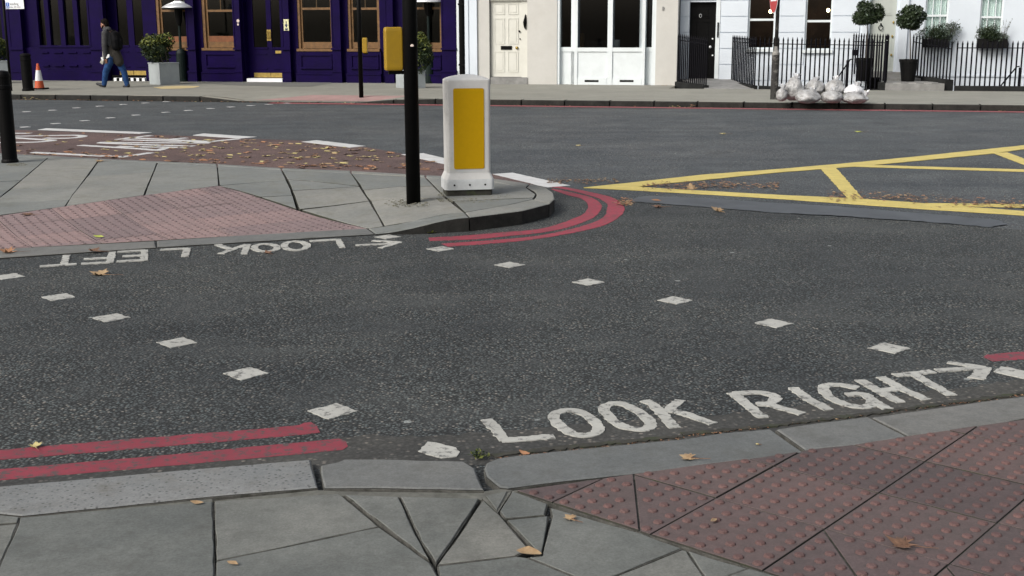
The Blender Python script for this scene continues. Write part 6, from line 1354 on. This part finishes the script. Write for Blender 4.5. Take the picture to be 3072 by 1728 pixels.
# green weed in the kerb gap
P = G('zd', 1040, 560, 0.01); wd = near_thing('kerb_weed', 'small green weed sprouting in the gap between two kerb stones', 'plant', P)
rn = random.Random(5); m = MB(); leafy(m, [(rn.gauss(0, .016), rn.gauss(0, .012), abs(rn.gauss(0, .014)) + .005) for _ in range(110)], 0.017, rn, lambda p: 1 if rn.random() < .3 else 0, .6); m.build('foliage', [MA['leaf_dark'], MA['leaf_lit']], wd, origin=(0, 0, 0))
m = MB(); m.tube([(0, 0, 0), (.004, 0, .018)], .002, 5); m.build('stem', MA['bark'], wd, origin=(0, 0, 0))
def litter(name, label, samples, mats, sizes, seed, curl=.3):
    rn = random.Random(seed); m = MB()
    for P, mi in samples:
        V, F = leaf_verts(MAPLE if rn.random() < .7 else OVAL, rn.uniform(*sizes), rn, curl); a = rn.uniform(0, 6.28); c, s_ = math.cos(a), math.sin(a)
        m.add([(P.x + x * c - y * s_, P.y + x * s_ + y * c, P.z + z) for x, y, z in V], F, mi)
    o = m.build(name, [MA[k] for k in mats]); return tag(o, label, 'leaves', kind='stuff')
rn = random.Random(9); S_ = []
def inpoly(x, y, poly):
    c = False; n = len(poly)
    for i in range(n):
        (x0, y0), (x1, y1) = poly[i], poly[i - 1]
        if (y0 > y) != (y1 > y) and x < (x1 - x0) * (y - y0) / (y1 - y0) + x0: c = not c
    return c
bp_ = [(-700, 250), (1300, 300), (2210, 340), (2576, 360), (3300, 440), (3750, 530), (3900, 610), (2576, 588), (850, 498), (-700, 440)]
while len(S_) < 320:
    x, y = rn.uniform(-700, 3900), rn.uniform(250, 610)
    if inpoly(x, y, bp_):
        edge_ = 590 - (2576 - min(x, 2576)) * .052 - y
        if rn.random() < (1.0 if edge_ < 45 else 0.75 if x > 1500 else 0.4): S_.append((G('za', x, y, 0.006), rn.choice((0, 0, 0, 2, 2, 2, 4)) if edge_ > 40 else rn.choice((1, 1, 4, 3, 0))))
litter('leaf_litter', 'yellow and tan autumn leaves scattered along the red bus lane', S_, ['lf_tan', 'lf_orange', 'lf_yellow', 'lf_brown', 'lf_orange'], (.06, .15), 31, .10)
S_ = []
for _ in range(900):
    if rn.random() < .45: x, y = rn.uniform(1150, 2576), rn.gauss(545, 22); v = 'zf'
    else: x, y = rn.uniform(500, 2576), rn.gauss(655 + max(0, (min(rn.random() * 2576, 2100) - 800) * .0), 26); y = y + max(0, (x - 900)) * .055; v = 'zg'
    if y > 470: S_.append((G(v, x, y, .013), rn.choice((0, 0, 0, 1, 2))))
for _ in range(160): S_.append((G('zf', rn.uniform(150, 900), rn.gauss(490 + rn.random() * 20, 14), .006), rn.choice((0, 0, 1))))
for _ in range(70): S_.append((G('zf', rn.gauss(950, 60), rn.gauss(720, 20), .008), rn.choice((2, 2, 1))))
litter('leaf_debris', 'crushed brown leaf debris gathered along the yellow box junction lines', S_, ['lf_brown', 'lf_tan', 'lf_orange'], (.018, .05), 32, .6)
S_ = []
for _ in range(230):
    s_ = rn.uniform(-13, 14) if rn.random() < .45 else rn.uniform(-13, -4); S_.append((FW(s_, KD - abs(rn.gauss(0, .09)) - .01, .011), rn.choice((0, 0, 1, 1, 2))))
for s_, d_ in ((FG('z5', 385, 1275, 0)[0], KD - .08), (FG('z5', 545, 1275, 0)[0], KD - .08), (FG('z5', 260, 1005)[0], -.35), (FG('z1', 380, 1155, 0)[0], KD - .1), (FG('z1', 780, 1170, 0)[0], KD - .1)):
    for _ in range(9): S_.append((FW(s_ + rn.gauss(0, .09), d_ + rn.gauss(0, .04), (.012 if d_ < -5 else PZ + .004) + rn.random() * .05), rn.choice((1, 2, 2))))
litter('gutter_leaves', 'reddish leaves lying in the gutter along the far kerb', S_, ['lf_brown', 'lf_orange', 'lf_yellow'], (.03, .07), 33, .9)
S_ = []
for _ in range(240):
    t = rn.random()
    if rn.random() < .35: x, y, v = 1150 + t * 1420, 566 - t * 150 + rn.gauss(0, 5), 'zd'
    else: x, y, v = t * 2576, 398 - t * 312 + rn.gauss(0, 5), 'ze'
    S_.append((G(v, x, y, .0085), rn.choice((0, 0, 0, 1, 2))))
litter('kerb_debris', 'tiny dark leaf crumbs along the crack of the near kerb', S_, ['lf_brown', 'lf_tan', 'lf_orange'], (.006, .018), 34, 1.2)
